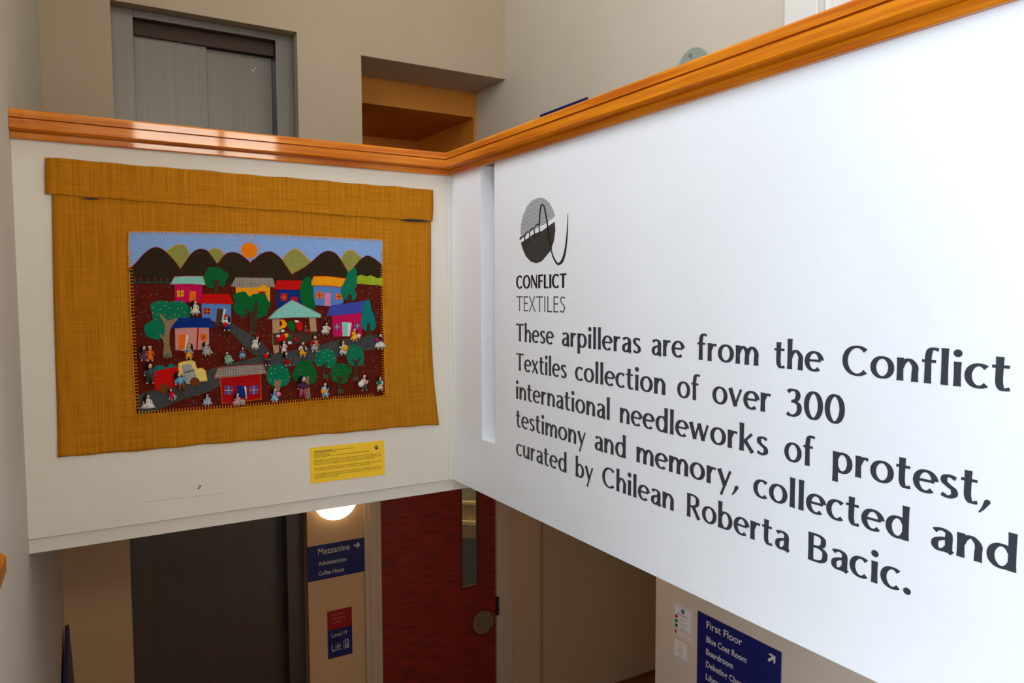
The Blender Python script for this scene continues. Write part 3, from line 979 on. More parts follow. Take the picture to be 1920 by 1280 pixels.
#@@HANGING
# ------------------------------------------------------------------ brown burlap wall hanging with the sewn village picture
def fabric(name, c, k=0.86, rough=0.92):
    return material(name, rgb(*c), rough, col2=rgb(*[v * k for v in c]), scale=90, stretch=(1, 1, 1), bump=0.25, bscale=420, spec=0.15)


bur = bpy.data.materials.new('burlap')
bur.use_nodes = True
nt = bur.node_tree
pb = nt.nodes['Principled BSDF']
pb.inputs['Roughness'].default_value = 0.95
pb.inputs['Specular IOR Level'].default_value = 0.1
tc = nt.nodes.new('ShaderNodeTexCoord')
outs = []
for sc_, dx in (((330, 1, 7), 1.0), ((7, 1, 330), 1.0), ((120, 1, 2.5), 1.0), ((420, 1, 420), 1.0)):
    mp = nt.nodes.new('ShaderNodeMapping')
    mp.inputs['Scale'].default_value = sc_
    tx = nt.nodes.new('ShaderNodeTexNoise')
    tx.inputs['Scale'].default_value = 1.0
    tx.inputs['Detail'].default_value = 2.0
    nt.links.new(tc.outputs['Object'], mp.inputs[0])
    nt.links.new(mp.outputs[0], tx.inputs['Vector'])
    outs.append(tx.outputs['Fac'])


def madd(a, b_):
    n_ = nt.nodes.new('ShaderNodeMath')
    n_.operation = 'ADD'
    nt.links.new(a, n_.inputs[0])
    nt.links.new(b_, n_.inputs[1])
    return n_.outputs[0]


s1 = madd(madd(outs[0], outs[1]), madd(outs[2], outs[3]))
mr = nt.nodes.new('ShaderNodeMapRange')
mr.inputs['From Min'].default_value = 1.45
mr.inputs['From Max'].default_value = 2.55
nt.links.new(s1, mr.inputs[0])
ra = nt.nodes.new('ShaderNodeValToRGB')
ra.color_ramp.elements[0].color = rgb(150, 88, 10)
ra.color_ramp.elements[1].color = rgb(212, 140, 28)
nt.links.new(mr.outputs[0], ra.inputs[0])
nt.links.new(ra.outputs[0], pb.inputs['Base Color'])
bn = nt.nodes.new('ShaderNodeBump')
bn.inputs['Strength'].default_value = 0.5
bn.inputs['Distance'].default_value = 0.002
nt.links.new(mr.outputs[0], bn.inputs['Height'])
nt.links.new(bn.outputs[0], pb.inputs['Normal'])

HANG = thing('wall_hanging', (-0.82, -0.004, 0.8), 'brown burlap wall hanging with a sewn village picture', 'wall hanging')


def edge(pts, y):
    return smooth_loop([at(px, py, 'y', y) for px, py in pts], 12, False)


def sheet(name, lpts, rpts, yb, th, wob, seed, nu=70):
    """hanging cloth between a left and a right edge, gently wavy, with its own thickness"""
    L, Rr = edge(lpts, yb), edge(rpts, yb)
    n = min(len(L), len(Rr)) - 1

    def pick(P, t):
        x_ = t * (len(P) - 1)
        i = min(int(x_), len(P) - 2)
        return P[i].lerp(P[i + 1], x_ - i)
    nv = 44
    rn = random.Random(seed)
    ph = [rn.uniform(0, 6.28) for _ in range(6)]
    vs = []
    for j in range(nv + 1):
        t = j / nv
        a, c_ = pick(L, t), pick(Rr, t)
        for i in range(nu + 1):
            s_ = i / nu
            p = a.lerp(c_, s_)
            d = wob * (0.5 * math.sin(7 * s_ + ph[0] + 2 * t) + 0.3 * math.sin(17 * s_ + ph[1]) * t + 0.3 * math.sin(11 * t + ph[2] + 3 * s_))
            ez = 0.0012 * math.sin(60 * s_ + ph[3]) + 0.0012 * math.sin(23 * s_ + ph[4]) if j in (0, nv) else 0
            vs.append(p + Vector((0, -abs(d), ez)))
    m_ = len(vs)
    fs = []
    for j in range(nv):
        for i in range(nu):
            q = j * (nu + 1) + i
            fs.append((q, q + 1, q + nu + 2, q + nu + 1))
    back = [v + Vector((0, th + 0.0 * k, 0)) for k, v in enumerate(vs)]
    fb = [tuple(x_ + m_ for x_ in f[::-1]) for f in fs]
    rim = [i for i in range(nu + 1)] + [(j + 1) * (nu + 1) - 1 for j in range(1, nv + 1)] + [nv * (nu + 1) + i for i in range(nu - 1, -1, -1)] + [j * (nu + 1) for j in range(nv - 1, 0, -1)]
    fr_ = [(rim[k], rim[(k + 1) % len(rim)], rim[(k + 1) % len(rim)] + m_, rim[k] + m_) for k in range(len(rim))]
    mb = MB()
    mb.add(vs + back, fs + fb + fr_)
    return mb.build(name, bur, HANG, smooth=True)


sheet('backing', [(97, 352), (98, 420), (100, 520), (103, 640), (107, 770), (108, 858)], [(808, 400), (808, 500), (808, 600), (812, 690), (817, 745), (823, 795)], -0.006, 0.005, 0.0022, 4)
sheet('header_flap', [(85, 295), (84.5, 330), (85, 363)], [(812, 356), (812.5, 385), (811, 415)], -0.0115, 0.006, 0.002, 9)
slit_shadow = material('slit_shadow_dark', rgb(16, 18, 36), 0.8)  # dark strips painted in as the shadow under the header flap
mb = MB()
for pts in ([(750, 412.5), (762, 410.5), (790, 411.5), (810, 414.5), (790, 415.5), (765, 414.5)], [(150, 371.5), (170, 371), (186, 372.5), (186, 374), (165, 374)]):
    MB().prism([at(x_, y_, 'y', -0.0142) for x_, y_ in pts], (0, 0.0015, 0)).build('shadow_slit', slit_shadow, HANG)

PY = -0.0105                               # front of the picture cloth
REG = {1: (230, 420), 2: (480, 420), 3: (230, 600), 4: (480, 600)}
ZS = 6.738


def zp(r, x_, y_, y0=PY):
    ox, oy = REG[r]
    return at(ox + x_ / ZS, oy + y_ / ZS, 'y', y0)


def layer(k):
    return PY - 0.0006 * k


def patch(name, r, pts, lay, m, parent=None, sm=0, th=0.0014):
    P = [zp(r, x_, y_, layer(lay)) for x_, y_ in pts]
    if sm:
        P = smooth_loop(P, sm)
    mb = MB().prism(P, (0, th, 0))
    return mb.build(name, m, parent or HANG)


def ribbon(mb, P, wd, lay, closed=False):
    """flat stitched line through plane points"""
    n = len(P)
    y0 = layer(lay)
    le, ri = [], []
    for i, p in enumerate(P):
        a = P[(i - 1) % n] if closed or i else P[0]
        c_ = P[(i + 1) % n] if closed or i < n - 1 else P[-1]
        d = (c_ - a)
        d = Vector((d.x, 0, d.z)).normalized()
        nn = Vector((-d.z, 0, d.x)) * wd / 2
        le.append(Vector((p.x, y0, p.z)) + nn)
        ri.append(Vector((p.x, y0, p.z)) - nn)
    lo = [v + Vector((0, 0.001, 0)) for v in le]
    ro = [v + Vector((0, 0.001, 0)) for v in ri]
    vs = le + ri + lo + ro
    fs = []
    for i in range(n if closed else n - 1):
        j = (i + 1) % n
        fs += [(i, j, n + j, n + i), (i, 2 * n + i, 2 * n + j, j), (n + i, n + j, 3 * n + j, 3 * n + i)]
    mb.add(vs, fs)


def comb(mb, P, ln, step, lay, inward, wd=0.0016, closed=False):
    """blanket stitch: short threads across an edge, every step metres"""
    y0 = layer(lay)
    acc = 0.0
    n = len(P)
    for i in range(n if closed else n - 1):
        a, c_ = P[i], P[(i + 1) % n]
        d = Vector((c_.x - a.x, 0, c_.z - a.z))
        L_ = d.length
        if L_ < 1e-6:
            continue
        d /= L_
        nn = Vector((-d.z, 0, d.x)) * inward
        while acc < L_:
            q = Vector((a.x, y0, a.z)) + d * acc
            h = d * wd / 2
            mb.add([q - h, q + h, q + h + nn * ln, q - h + nn * ln] + [v + Vector((0, 0.0011, 0)) for v in (q - h, q + h, q + h + nn * ln, q - h + nn * ln)],
                   [(0, 1, 2, 3), (0, 1, 5, 4), (1, 2, 6, 5), (2, 3, 7, 6), (3, 0, 4, 7)])
            acc += step
        acc -= L_


f_sky = fabric('sky_blue_cloth', (138, 172, 226), 0.97)
f_field = fabric('dark_brown_red_cloth', (100, 25, 9), 0.80)
f_road = fabric('grey_road_cloth', (74, 74, 76), 0.85)
f_hill = fabric('dark_olive_felt', (50, 38, 18), 0.85)
f_olive = fabric('olive_green_cloth', (148, 148, 74), 0.93)
f_sun = fabric('sun_orange_felt', (246, 128, 10), 0.95)
f_lime = fabric('lime_cloth', (160, 180, 36), 0.92)
f_green = fabric('green_felt', (6, 100, 44), 0.90)
f_teal = fabric('teal_green_felt', (6, 118, 84), 0.92)
f_teal2 = fabric('bluish_teal_felt', (8, 122, 116), 0.92)
f_bark = fabric('dark_bark_felt', (72, 52, 32), 0.85)
f_tan = fabric('tan_bark_felt', (150, 124, 92), 0.88)
f_post = fabric('beige_post_felt', (186, 148, 112), 0.92)
f_crim = fabric('crimson_cloth', (204, 12, 86), 0.92)
f_aqua = fabric('aqua_cloth', (138, 206, 194), 0.95)
f_red = fabric('bright_red_felt', (206, 14, 8), 0.92)
f_dred = fabric('deep_red_felt', (176, 6, 6), 0.90)
f_blue = fabric('light_blue_cloth', (92, 134, 200), 0.94)
f_navy = fabric('navy_cloth', (10, 46, 128), 0.90)
f_violet = fabric('violet_blue_cloth', (66, 76, 168), 0.93)
f_yel = fabric('golden_yellow_felt', (244, 160, 14), 0.95)
f_pale = fabric('pale_yellow_felt', (238, 212, 112), 0.96)
f_pink = fabric('salmon_pink_cloth', (214, 142, 132), 0.95)
f_rose = fabric('rose_pink_cloth', (224, 132, 166), 0.95)
f_white = fabric('white_cloth', (222, 220, 214), 0.95)
f_grey = fabric('light_grey_knit', (172, 170, 168), 0.85)
f_wheel = fabric('brown_felt', (128, 64, 24), 0.85)
f_counter = fabric('dark_brown_felt', (82, 54, 42), 0.85)
f_orange = fabric('orange_felt', (240, 110, 14), 0.94)
f_check = material('grey_checked_cloth', rgb(172, 156, 142), 0.9, col2=rgb(74, 68, 70), scale=52, pattern='check', lo=0.5, hi=0.62)
f_gridblue = material('blue_checked_cloth', rgb(40, 60, 140), 0.9, col2=rgb(150, 40, 60), scale=50, pattern='check', lo=0.5, hi=0.7)
t_orange = fabric('orange_thread', (236, 148, 24), 0.9)
t_red = fabric('dark_red_thread', (122, 12, 22), 0.9)
t_brt = fabric('red_thread', (196, 16, 20), 0.9)
t_green = fabric('green_thread', (46, 104, 40), 0.85)
t_white = fabric('white_thread', (208, 204, 196), 0.95)
t_teal = fabric('grey_green_thread', (78, 96, 80), 0.9)

# picture cloth: sky, field, road
OUT_T = [(241, 434), (290, 433.5), (400, 436), (490, 438), (600, 443), (660, 446), (714, 449)]
OUT_R = [(718, 452), (718, 530), (719.5, 610), (721, 680), (723, 741)]
OUT_B = [(700, 744), (600, 751), (490, 761), (380, 769), (300, 775), (256, 777)]
OUT_L = [(254, 765), (250.8, 704), (245.8, 605), (242.6, 524), (240, 470)]
outl = OUT_T + OUT_R + OUT_B + OUT_L
mb = MB().prism([at(x_, y_, 'y', PY) for x_, y_ in outl], (0, 0.0035, 0))
mb.build('sky_cloth', f_sky, HANG)
fld = [(242.5, 526), (330, 525), (490, 523), (600, 523), (718, 524)] + OUT_R[2:] + OUT_B + OUT_L[:3]
MB().prism([at(x_, y_, 'y', layer(1)) for x_, y_ in fld], (0, 0.0014, 0)).build('field_cloth', f_field, HANG)
r3 = [(195, 950), (280, 915), (410, 882), (700, 800), (1060, 640), (1200, 590), (1420, 530), (1690, 470)]
r4b = [(200, 430), (300, 405), (460, 385), (640, 350), (830, 310), (1050, 250), (1230, 225), (1400, 205), (1595, 178)]
low4 = [(1612, 360), (1360, 380), (1180, 420), (1020, 470), (870, 500), (720, 530), (560, 565), (400, 590), (130, 640)]
low3 = [(1230, 830), (1100, 895), (1000, 930), (800, 980), (680, 1030), (560, 1090), (430, 1140), (330, 1175), (200, 1180)]
road = [zp(3, *p) for p in r3] + [zp(4, *p) for p in r4b] + [zp(4, *p) for p in low4] + [zp(3, *p) for p in low3]
road = [Vector((p.x, layer(2), p.z)) for p in road]
o = MB().prism(road, (0, 0.0014, 0)).build('road', f_road, HANG)
br = [zp(3, 1160, 25, layer(2.5)), zp(3, 1300, 55, layer(2.5)), zp(3, 1400, 48, layer(2.5)), zp(3, 1500, 110, layer(2.5)), zp(3, 1640, 200, layer(2.5)), zp(4, 20, 240, layer(2.5)), zp(4, 80, 290, layer(2.5)), zp(4, 215, 440, layer(2.5)), zp(4, 60, 500, layer(2.5)),
      zp(3, 1700, 465, layer(2.5)), zp(3, 1560, 360, layer(2.5)), zp(3, 1440, 225, layer(2.5)), zp(3, 1350, 140, layer(2.5)), zp(3, 1200, 60, layer(2.5))]
o2 = MB().prism(br, (0, 0.0014, 0)).build('side_road', f_road, HANG)
for P, ro_, la in (([zp(3, *p) for p in r3] + [zp(4, *p) for p in r4b], o, 3), ([zp(4, *p) for p in low4] + [zp(3, *p) for p in low3], o, 3), (br[:8], o2, 3.4), (br[9:], o2, 3.4)):
    mb = MB()
    comb(mb, P, 0.006, 0.0052, la, -1, 0.0012)
    mb.build('road_stitch', t_green, ro_)

# blanket stitch round the picture
mb = MB()
loop = [at(x_, y_, 'y', PY) for x_, y_ in outl]
ribbon(mb, loop, 0.0030, 1.6, True)
comb(mb, [at(x_, y_, 'y', PY) for x_, y_ in OUT_T], 0.0125, 0.0125, 3.6, -1, 0.0026)
comb(mb, [at(x_, y_, 'y', PY) for x_, y_ in [(718, 470)] + OUT_R[1:]], 0.0125, 0.0110, 3.6, -1, 0.0026)
comb(mb, [at(x_, y_, 'y', PY) for x_, y_ in OUT_B], 0.0145, 0.0105, 3.6, -1, 0.0028)
comb(mb, [at(x_, y_, 'y', PY) for x_, y_ in OUT_L], 0.0135, 0.0125, 3.6, -1, 0.0026)
mb.build('blanket_stitch', t_orange, HANG)


def hill(r, pts, lay, m, thread, up_to):
    o = patch('hill', r, pts, lay, m, sm=3)
    P = smooth_loop([zp(r, *p) for p in pts[:up_to]], 4, False)
    mb = MB()
    ribbon(mb, P, 0.0030, lay + 0.9)
    mb.build('edge_stitch', thread, o)


hill(1, [(540, 355), (620, 300), (690, 262), (740, 260), (790, 285), (845, 375), (800, 480), (730, 580), (620, 460)], 1.5, f_olive, t_orange, 6)
hill(1, [(1085, 340), (1150, 312), (1200, 312), (1250, 345), (1285, 385), (1240, 460), (1195, 520), (1130, 430)], 1.5, f_olive, t_orange, 5)
hill(2, [(330, 455), (390, 380), (440, 335), (490, 318), (540, 330), (620, 405), (705, 485), (600, 565), (450, 650), (380, 550)], 1.5, f_olive, t_orange, 7)
hill(2, [(1070, 450), (1110, 385), (1150, 340), (1190, 332), (1240, 345), (1335, 430), (1290, 500), (1235, 560), (1165, 620), (1110, 530)], 1.5, f_olive, t_orange, 6)
hill(1, [(75, 570), (110, 545), (180, 480), (240, 410), (330, 330), (400, 297), (470, 305), (540, 350), (640, 450), (730, 570), (790, 640), (800, 752), (760, 756), (440, 756), (140, 756), (100, 752), (97, 700), (92, 620)], 2, f_hill, t_red, 11)
hill(1, [(730, 575), (800, 470), (870, 375), (940, 325), (1000, 318), (1060, 335), (1110, 390), (1195, 510), (1260, 600), (1265, 740), (1000, 745), (740, 740)], 2.6, f_hill, t_red, 9)
hill(2, [(-74, 495), (0, 430), (60, 380), (130, 355), (190, 350), (260, 390), (330, 460), (450, 640), (505, 710), (500, 740), (200, 745), (-60, 740)], 2.6, f_hill, t_red, 9)
hill(1, [(1195, 520), (1240, 450), (1290, 390), (1350, 362), (1440, 365), (1520, 410), (1610, 490), (1690, 590), (1745, 670), (1760, 740), (1480, 745), (1210, 740)], 3.2, f_hill, t_red, 9)
hill(2, [(450, 640), (600, 555), (700, 480), (800, 390), (870, 350), (930, 343), (1000, 370), (1060, 440), (1160, 610), (1200, 690), (1180, 760), (800, 760), (470, 740)], 2, f_hill, t_red, 10)
hill(2, [(1235, 555), (1280, 495), (1320, 450), (1400, 402), (1470, 425), (1560, 490), (1590, 530), (1597, 570), (1597, 660), (1580, 690), (1420, 690), (1245, 690)], 2.6, f_hill, t_red, 7)
sun = MB()
c = zp(1, 1600, 333, layer(2))
sun.tube([c, c + Vector((0, 0.002, 0))], (zp(1, 1703, 333) - zp(1, 1497, 333)).length / 2, 36)
so = sun.build('sun', f_sun, HANG)
mb = MB()
for k in range(13):
    a = 2 * math.pi * k / 13 + 0.25
    ribbon(mb, [c + Vector((math.cos(a), 0, math.sin(a))) * 0.036, c + Vector((math.cos(a), 0, math.sin(a))) * (0.052 if k % 2 else 0.058)], 0.0020, 2)
mb.build('sun_ray', t_orange, so)
lf = patch('lime_field', 2, [(1280, 655), (1330, 640), (1400, 660), (1450, 645), (1530, 682), (1603, 672), (1603, 775), (1430, 765), (1265, 750)], 3.4, f_lime)


# houses: wall, roof, doors and windows of cloth
def house(wall, wm, roof, rm, extras, lay=4.5, r=1, rimt=None, roof_r=None, wall_t=None):
    o = bpy.data.objects.new('house', None)
    COL.objects.link(o)
    o.parent = HANG
    ORIG[o.name] = ORIG[HANG.name]
    patch('house_wall', r, wall, lay, wm, o)
    for nm, er, pts, m in extras:
        patch(nm, er, pts, lay + 1.2, m, o)
        if nm == 'window':
            P = [zp(er, *p) for p in pts]
            mb = MB()
            m0, m1 = (P[0] + P[1]) / 2, (P[2] + P[3]) / 2
            m2, m3 = (P[1] + P[2]) / 2, (P[3] + P[0]) / 2
            ribbon(mb, [m0, m1], 0.0018, lay + 1.8)
            ribbon(mb, [m2, m3], 0.0018, lay + 1.85)
            mb.build('window_cross', t_orange if m in (f_red, f_dred) else t_red if m is not f_gridblue else t_white, o)
    if roof:
        patch('roof', roof_r or r, roof, lay + 2.0, rm, o, th=0.0022)
        if rimt:
            mb = MB()
            P = [zp(roof_r or r, *p) for p in roof]
            comb(mb, P, 0.0035, 0.005, lay + 2.8, -1, 0.0016, True)
            ribbon(mb, P, 0.0014, lay + 2.7, True)
            mb.build('roof_stitch', rimt, o)
    if wall_t:
        mb = MB()
        P = [zp(r, *p) for p in wall]
        comb(mb, P, 0.004, 0.0045, lay + 0.8, -1, 0.0014, True)
        mb.build('wall_stitch', wall_t, o)
    return o


house([(655, 755), (1010, 755), (1000, 950), (950, 992), (800, 985), (665, 975)], f_crim, [(600, 765), (650, 662), (820, 652), (1012, 655), (1050, 772), (830, 758)], f_aqua,
      [('door', 1, [(848, 850), (928, 843), (918, 965), (842, 978)], f_orange), ('window', 1, [(685, 840), (772, 835), (770, 915), (690, 918)], f_yel)], rimt=t_brt)
house([(995, 1000), (1370, 1010), (1370, 1240), (1180, 1235), (1003, 1180)], f_blue, [(948, 1000), (1015, 883), (1350, 885), (1408, 1012)], f_red,
      [('window', 1, [(1025, 1060), (1105, 1065), (1100, 1140), (1025, 1130)], f_dred), ('doorway', 1, [(1195, 1065), (1275, 1072), (1250, 1232), (1180, 1230)], f_counter), ('door', 1, [(1275, 1072), (1305, 1078), (1265, 1240), (1248, 1236)], f_white)], lay=4.8)
house([(-255, 785), (85, 750), (180, 795), (175, 985), (-50, 960), (-255, 870)], f_yel, [(-320, 790), (-255, 672), (-90, 676), (212, 680), (243, 795), (145, 795), (85, 752), (30, 800), (-140, 802)], f_check,
      [('window', 2, [(30, 850), (118, 850), (118, 882), (30, 882)], f_crim)], r=2)
house([(270, 820), (560, 825), (575, 1000), (420, 1075), (255, 1072)], f_navy, [(232, 820), (265, 708), (590, 714), (560, 832)], f_red,
      [('window', 2, [(310, 875), (395, 880), (390, 970), (312, 968)], f_red), ('door', 2, [(440, 918), (522, 918), (522, 1000), (440, 1000)], f_red)], r=2)
house([(722, 770), (1090, 785), (1105, 990), (1080, 1005), (945, 1037), (730, 1022)], f_blue, [(678, 777), (728, 655), (900, 655), (1140, 685), (1085, 797), (860, 780)], f_yel,
      [('window', 2, [(762, 853), (842, 857), (838, 938), (760, 935)], f_orange), ('window', 2, [(1003, 880), (1080, 875), (1090, 945), (1010, 955)], f_orange), ('door', 2, [(865, 872), (905, 862), (945, 870), (942, 1035), (868, 1030)], f_rose)], r=2, rimt=t_brt)
house([(960, 1150), (1335, 1095), (1338, 1410), (1150, 1418), (975, 1422)], f_crim, [(893, 1162), (940, 1030), (1150, 1000), (1398, 963), (1352, 1115), (1130, 1145)], f_violet,
      [('window', 2, [(985, 1262), (1055, 1257), (1050, 1333), (990, 1333)], f_gridblue), ('window', 2, [(1243, 1252), (1310, 1250), (1308, 1318), (1248, 1318)], f_gridblue),
       ('door', 2, [(1085, 1237), (1165, 1240), (1152, 1413), (1095, 1418)], f_aqua), ('door', 2, [(1165, 1240), (1208, 1248), (1185, 1420), (1152, 1415)], f_white)], r=2)
house([(660, 92), (1090, 90), (1092, 300), (1000, 372), (840, 375), (665, 382)], f_pink, [(603, 106), (705, -25), (815, -37), (1100, -28), (1178, 96), (890, 92)], f_navy,
      [('door', 3, [(708, 178), (805, 180), (782, 362), (712, 380)], f_orange), ('door', 3, [(805, 180), (832, 186), (800, 378), (735, 390), (782, 362)], f_white),
       ('window', 3, [(976, 165), (1062, 180), (1055, 264), (985, 250)], f_orange), ('seam', 3, [(945, 95), (962, 95), (945, 372), (930, 372)], f_dred)], r=3, lay=5.2, wall_t=fabric('lilac_thread', (190, 160, 190)))
house([(1225, 725), (1745, 672), (1755, 1000), (1500, 1035), (1250, 1057)], f_dred, [(1148, 732), (1202, 600), (1480, 570), (1772, 555), (1820, 672), (1500, 705)], f_check,
      [('window', 3, [(1280, 828), (1395, 828), (1390, 942), (1285, 940)], f_gridblue), ('window', 3, [(1600, 828), (1712, 823), (1710, 932), (1600, 937)], f_gridblue),
       ('door', 3, [(1440, 830), (1535, 830), (1560, 985), (1450, 960)], f_navy), ('door', 3, [(1535, 830), (1562, 850), (1567, 1003), (1535, 965), (1553, 960)], f_white)], r=3, rimt=t_brt, lay=5.2, wall_t=t_orange)

# market stall: two posts, roof, counter and produce
st = bpy.data.objects.new('market_stall', None)
COL.objects.link(st)
st.parent = HANG
ORIG[st.name] = ORIG[HANG.name]
patch('post', 4, [(205, -40), (298, -40), (298, 150), (290, 405), (228, 422), (212, 310)], 4.6, f_post, st)
patch('post', 4, [(668, -50), (755, -50), (768, 150), (770, 235), (700, 240)], 4.6, f_post, st)
patch('counter', 4, [(213, 165), (500, 150), (772, 143), (765, 282), (640, 292), (220, 317)], 5.6, f_counter, st)
roof = [(143, 1202), (250, 1085), (450, 950), (640, 1045), (822, 1135), (822, 1183), (480, 1182)]
ro = patch('roof', 2, roof, 6.6, f_aqua, st, th=0.0022)
mb = MB()
P = [zp(2, *p) for p in roof]
comb(mb, P, 0.004, 0.0048, 7.4, -1, 0.0016, True)
ribbon(mb, P, 0.0016, 7.3, True)
mb.build('roof_stitch', fabric('maroon_thread', (140, 30, 40)), st)
for m, pts in ((f_yel, [(300, -2), (345, -8), (388, 40), (372, 92), (300, 112), (285, 95), (330, 60), (325, 20)]), (f_green, [(398, 30), (440, 12), (490, 32), (487, 110), (462, 148), (412, 92)]), (f_red, [(503, 28), (560, 12), (596, 60), (572, 135), (530, 120)])):
    patch('produce', 4, pts, 5, m, st, sm=3, th=0.006)
for m, x_, y_, rr in ((f_red, 345, 222, 54), (f_red, 292, 242, 38), (f_yel, 380, 196, 36), (f_green, 428, 224, 42), (f_red, 490, 240, 28), (f_red, 642, 135, 34)):
    c = zp(4, x_, y_, layer(9))
    k = rr / ZS / 520
    mb = MB().ball(c, k, 0.007, k, 14, 10)
    mb.build('produce', m, st, smooth=True)
for pts in ([(312, 118), (358, 122), (360, 148), (316, 150)], [(490, -2), (540, 5), (538, 30), (494, 26)], [(260, 188), (300, 186), (306, 214), (264, 216)], [(404, 268), (448, 268), (452, 302), (408, 302)]):
    patch('price_tag', 4, pts, 8, f_white, st)

# truck
tk = bpy.data.objects.new('truck', None)
COL.objects.link(tk)
tk.parent = HANG
ORIG[tk.name] = ORIG[HANG.name]
patch('load', 3, [(372, 645), (395, 605), (430, 575), (500, 570), (550, 598), (600, 548), (650, 568), (695, 590), (690, 640), (400, 690)], 4.5, f_teal2, tk, sm=3, th=0.004)
patch('truck_bed', 3, [(370, 652), (540, 612), (697, 585), (755, 822), (600, 850), (430, 893), (412, 880)], 5.2, f_red, tk)
cab = [(700, 545), (780, 515), (870, 503), (918, 525), (930, 580), (945, 607), (1010, 602), (1050, 640), (1074, 768), (985, 775), (820, 808), (750, 690), (705, 640)]
patch('cab', 3, cab, 5.4, f_pale, tk)
patch('windscreen', 3, [(743, 575), (790, 558), (858, 555), (895, 620), (932, 715), (850, 790), (800, 802), (760, 680)], 6.4, f_grey, tk)
mb = MB()
ribbon(mb, [zp(3, 775, 662), zp(3, 840, 648), zp(3, 905, 630)], 0.004, 7.2)
mb.build('wiper', ink, tk)
for x_, y_, rr in ((522, 860, 61), (910, 778, 60)):
    c = zp(3, x_, y_, layer(7.4))
    MB().tube([c, c + Vector((0, 0.003, 0))], rr / ZS / 515, 28).build('wheel', f_wheel, tk)
mb = MB()
P = [zp(3, *p) for p in cab]
comb(mb, P, 0.004, 0.005, 6.3, -1, 0.0018, True)
mb.build('cab_stitch', t_orange, tk)


# trees
def tree(r, crown, cm, trunk, tm, dots=None, lay=5.0, tr=None, crown2=None, n_dots=0):
    o = bpy.data.objects.new('tree', None)
    COL.objects.link(o)
    o.parent = HANG
    ORIG[o.name] = ORIG[HANG.name]
    patch('crown', r, crown, lay, cm, o, sm=3, th=0.0022)
    if crown2:
        patch('crown', crown2[0], crown2[1], lay + 0.3, cm, o, sm=3, th=0.0022)
    if trunk:
        patch('trunk', tr or r, trunk, lay + 1.3, tm, o, sm=2)
    if dots:
        mb = MB()
        rn = random.Random(len(crown) * 7 + int(crown[0][0]))
        xs_ = [p[0] for p in crown]
        ys_ = [p[1] for p in crown]
        put = []
        tries = 0
        while len(put) < n_dots and tries < 2000:
            tries += 1
            x_, y_ = rn.uniform(min(xs_), max(xs_)), rn.uniform(min(ys_), max(ys_))
            ins_ = False
            for i in range(len(crown)):
                (xa, ya), (xb, yb) = crown[i - 1], crown[i]
                if (ya > y_) != (yb > y_) and x_ < (xb - xa) * (y_ - ya) / (yb - ya) + xa:
                    ins_ = not ins_
            if ins_ and all(math.hypot(x_ - a, y_ - b_) > 48 for a, b_ in put):
                put.append((x_, y_))
        for x_, y_ in put:
            ribbon(mb, [zp(r, x_ - 9, y_ + 1.5), zp(r, x_ + 9, y_ - 1.5)], 0.0022, lay + 0.9)
        mb.build('fruit_stitch', dots, o)
    return o


t_yel = fabric('yellow_thread', (196, 186, 40), 0.95)
tree(1, [(985, 695), (1030, 640), (1075, 560), (1110, 543), (1210, 545), (1255, 572), (1330, 615), (1336, 660), (1305, 725), (1285, 785), (1240, 792), (1190, 745), (1150, 795), (1125, 812), (1060, 785), (1015, 755)], f_green,
     [(1128, 695), (1172, 718), (1224, 698), (1212, 780), (1208, 885), (1150, 885), (1152, 790)], f_bark)
tree(1, [(345, 1030), (390, 985), (460, 965), (530, 968), (600, 982), (720, 968), (790, 990), (830, 1040), (878, 1085), (850, 1150), (805, 1240), (740, 1262), (650, 1240), (560, 1200), (490, 1215), (400, 1240), (380, 1180), (362, 1090)], f_teal,
     [(468, 1150), (495, 1140), (545, 1200), (600, 1212), (670, 1183), (688, 1210), (620, 1290), (592, 1400), (595, 1540), (622, 1678), (515, 1680), (522, 1540), (505, 1460), (460, 1400), (475, 1388), (520, 1410), (530, 1290)], f_tan, t_orange, lay=6.0,
     crown2=(3, [(270, 110), (295, 50), (370, 5), (470, -10), (515, 60), (560, 130), (540, 195), (460, 245), (370, 235), (300, 195)]), n_dots=22)
tree(1, [(1395, 900), (1440, 870), (1500, 855), (1550, 855), (1585, 900), (1620, 915), (1645, 885), (1752, 875), (1805, 885), (1835, 960), (1870, 1010), (1835, 1080), (1835, 1130), (1745, 1180), (1700, 1195), (1680, 1130), (1600, 1110), (1540, 1160), (1480, 1150), (1430, 1120), (1390, 1050), (1415, 990)], f_green,
     [(1520, 1085), (1560, 1075), (1640, 1110), (1675, 1000), (1708, 1000), (1700, 1130), (1692, 1350), (1600, 1350), (1602, 1150)], f_bark, lay=7.4)
tree(2, [(655, 660), (690, 680), (700, 760), (722, 800), (725, 900), (752, 1050), (720, 1080), (640, 1042), (570, 985), (553, 880), (560, 780), (600, 700)], f_green, None, None, lay=7.4)
tree(2, [(1265, 558), (1272, 680), (1270, 780), (1250, 820), (1272, 900), (1240, 958), (1180, 965), (1120, 950), (1072, 880), (1085, 780), (1135, 720), (1145, 640), (1200, 580)], f_teal, [(1165, 890), (1190, 885), (1210, 895), (1210, 980), (1148, 980)], f_bark, lay=7.4)
tree(2, [(1415, 950), (1440, 970), (1460, 1080), (1490, 1150), (1512, 1280), (1505, 1315), (1470, 1345), (1390, 1350), (1330, 1285), (1345, 1100), (1372, 1000)], f_teal2, [(1405, 1265), (1425, 1250), (1442, 1260), (1447, 1405), (1398, 1405)], f_bark, lay=7.8)
tree(4, [(130, 690), (160, 620), (210, 570), (300, 560), (380, 590), (415, 640), (430, 740), (390, 820), (310, 842), (235, 840), (150, 780)], f_teal, [(233, 765), (285, 770), (328, 745), (310, 820), (297, 895), (240, 895), (242, 830)], f_tan, t_yel, n_dots=13)
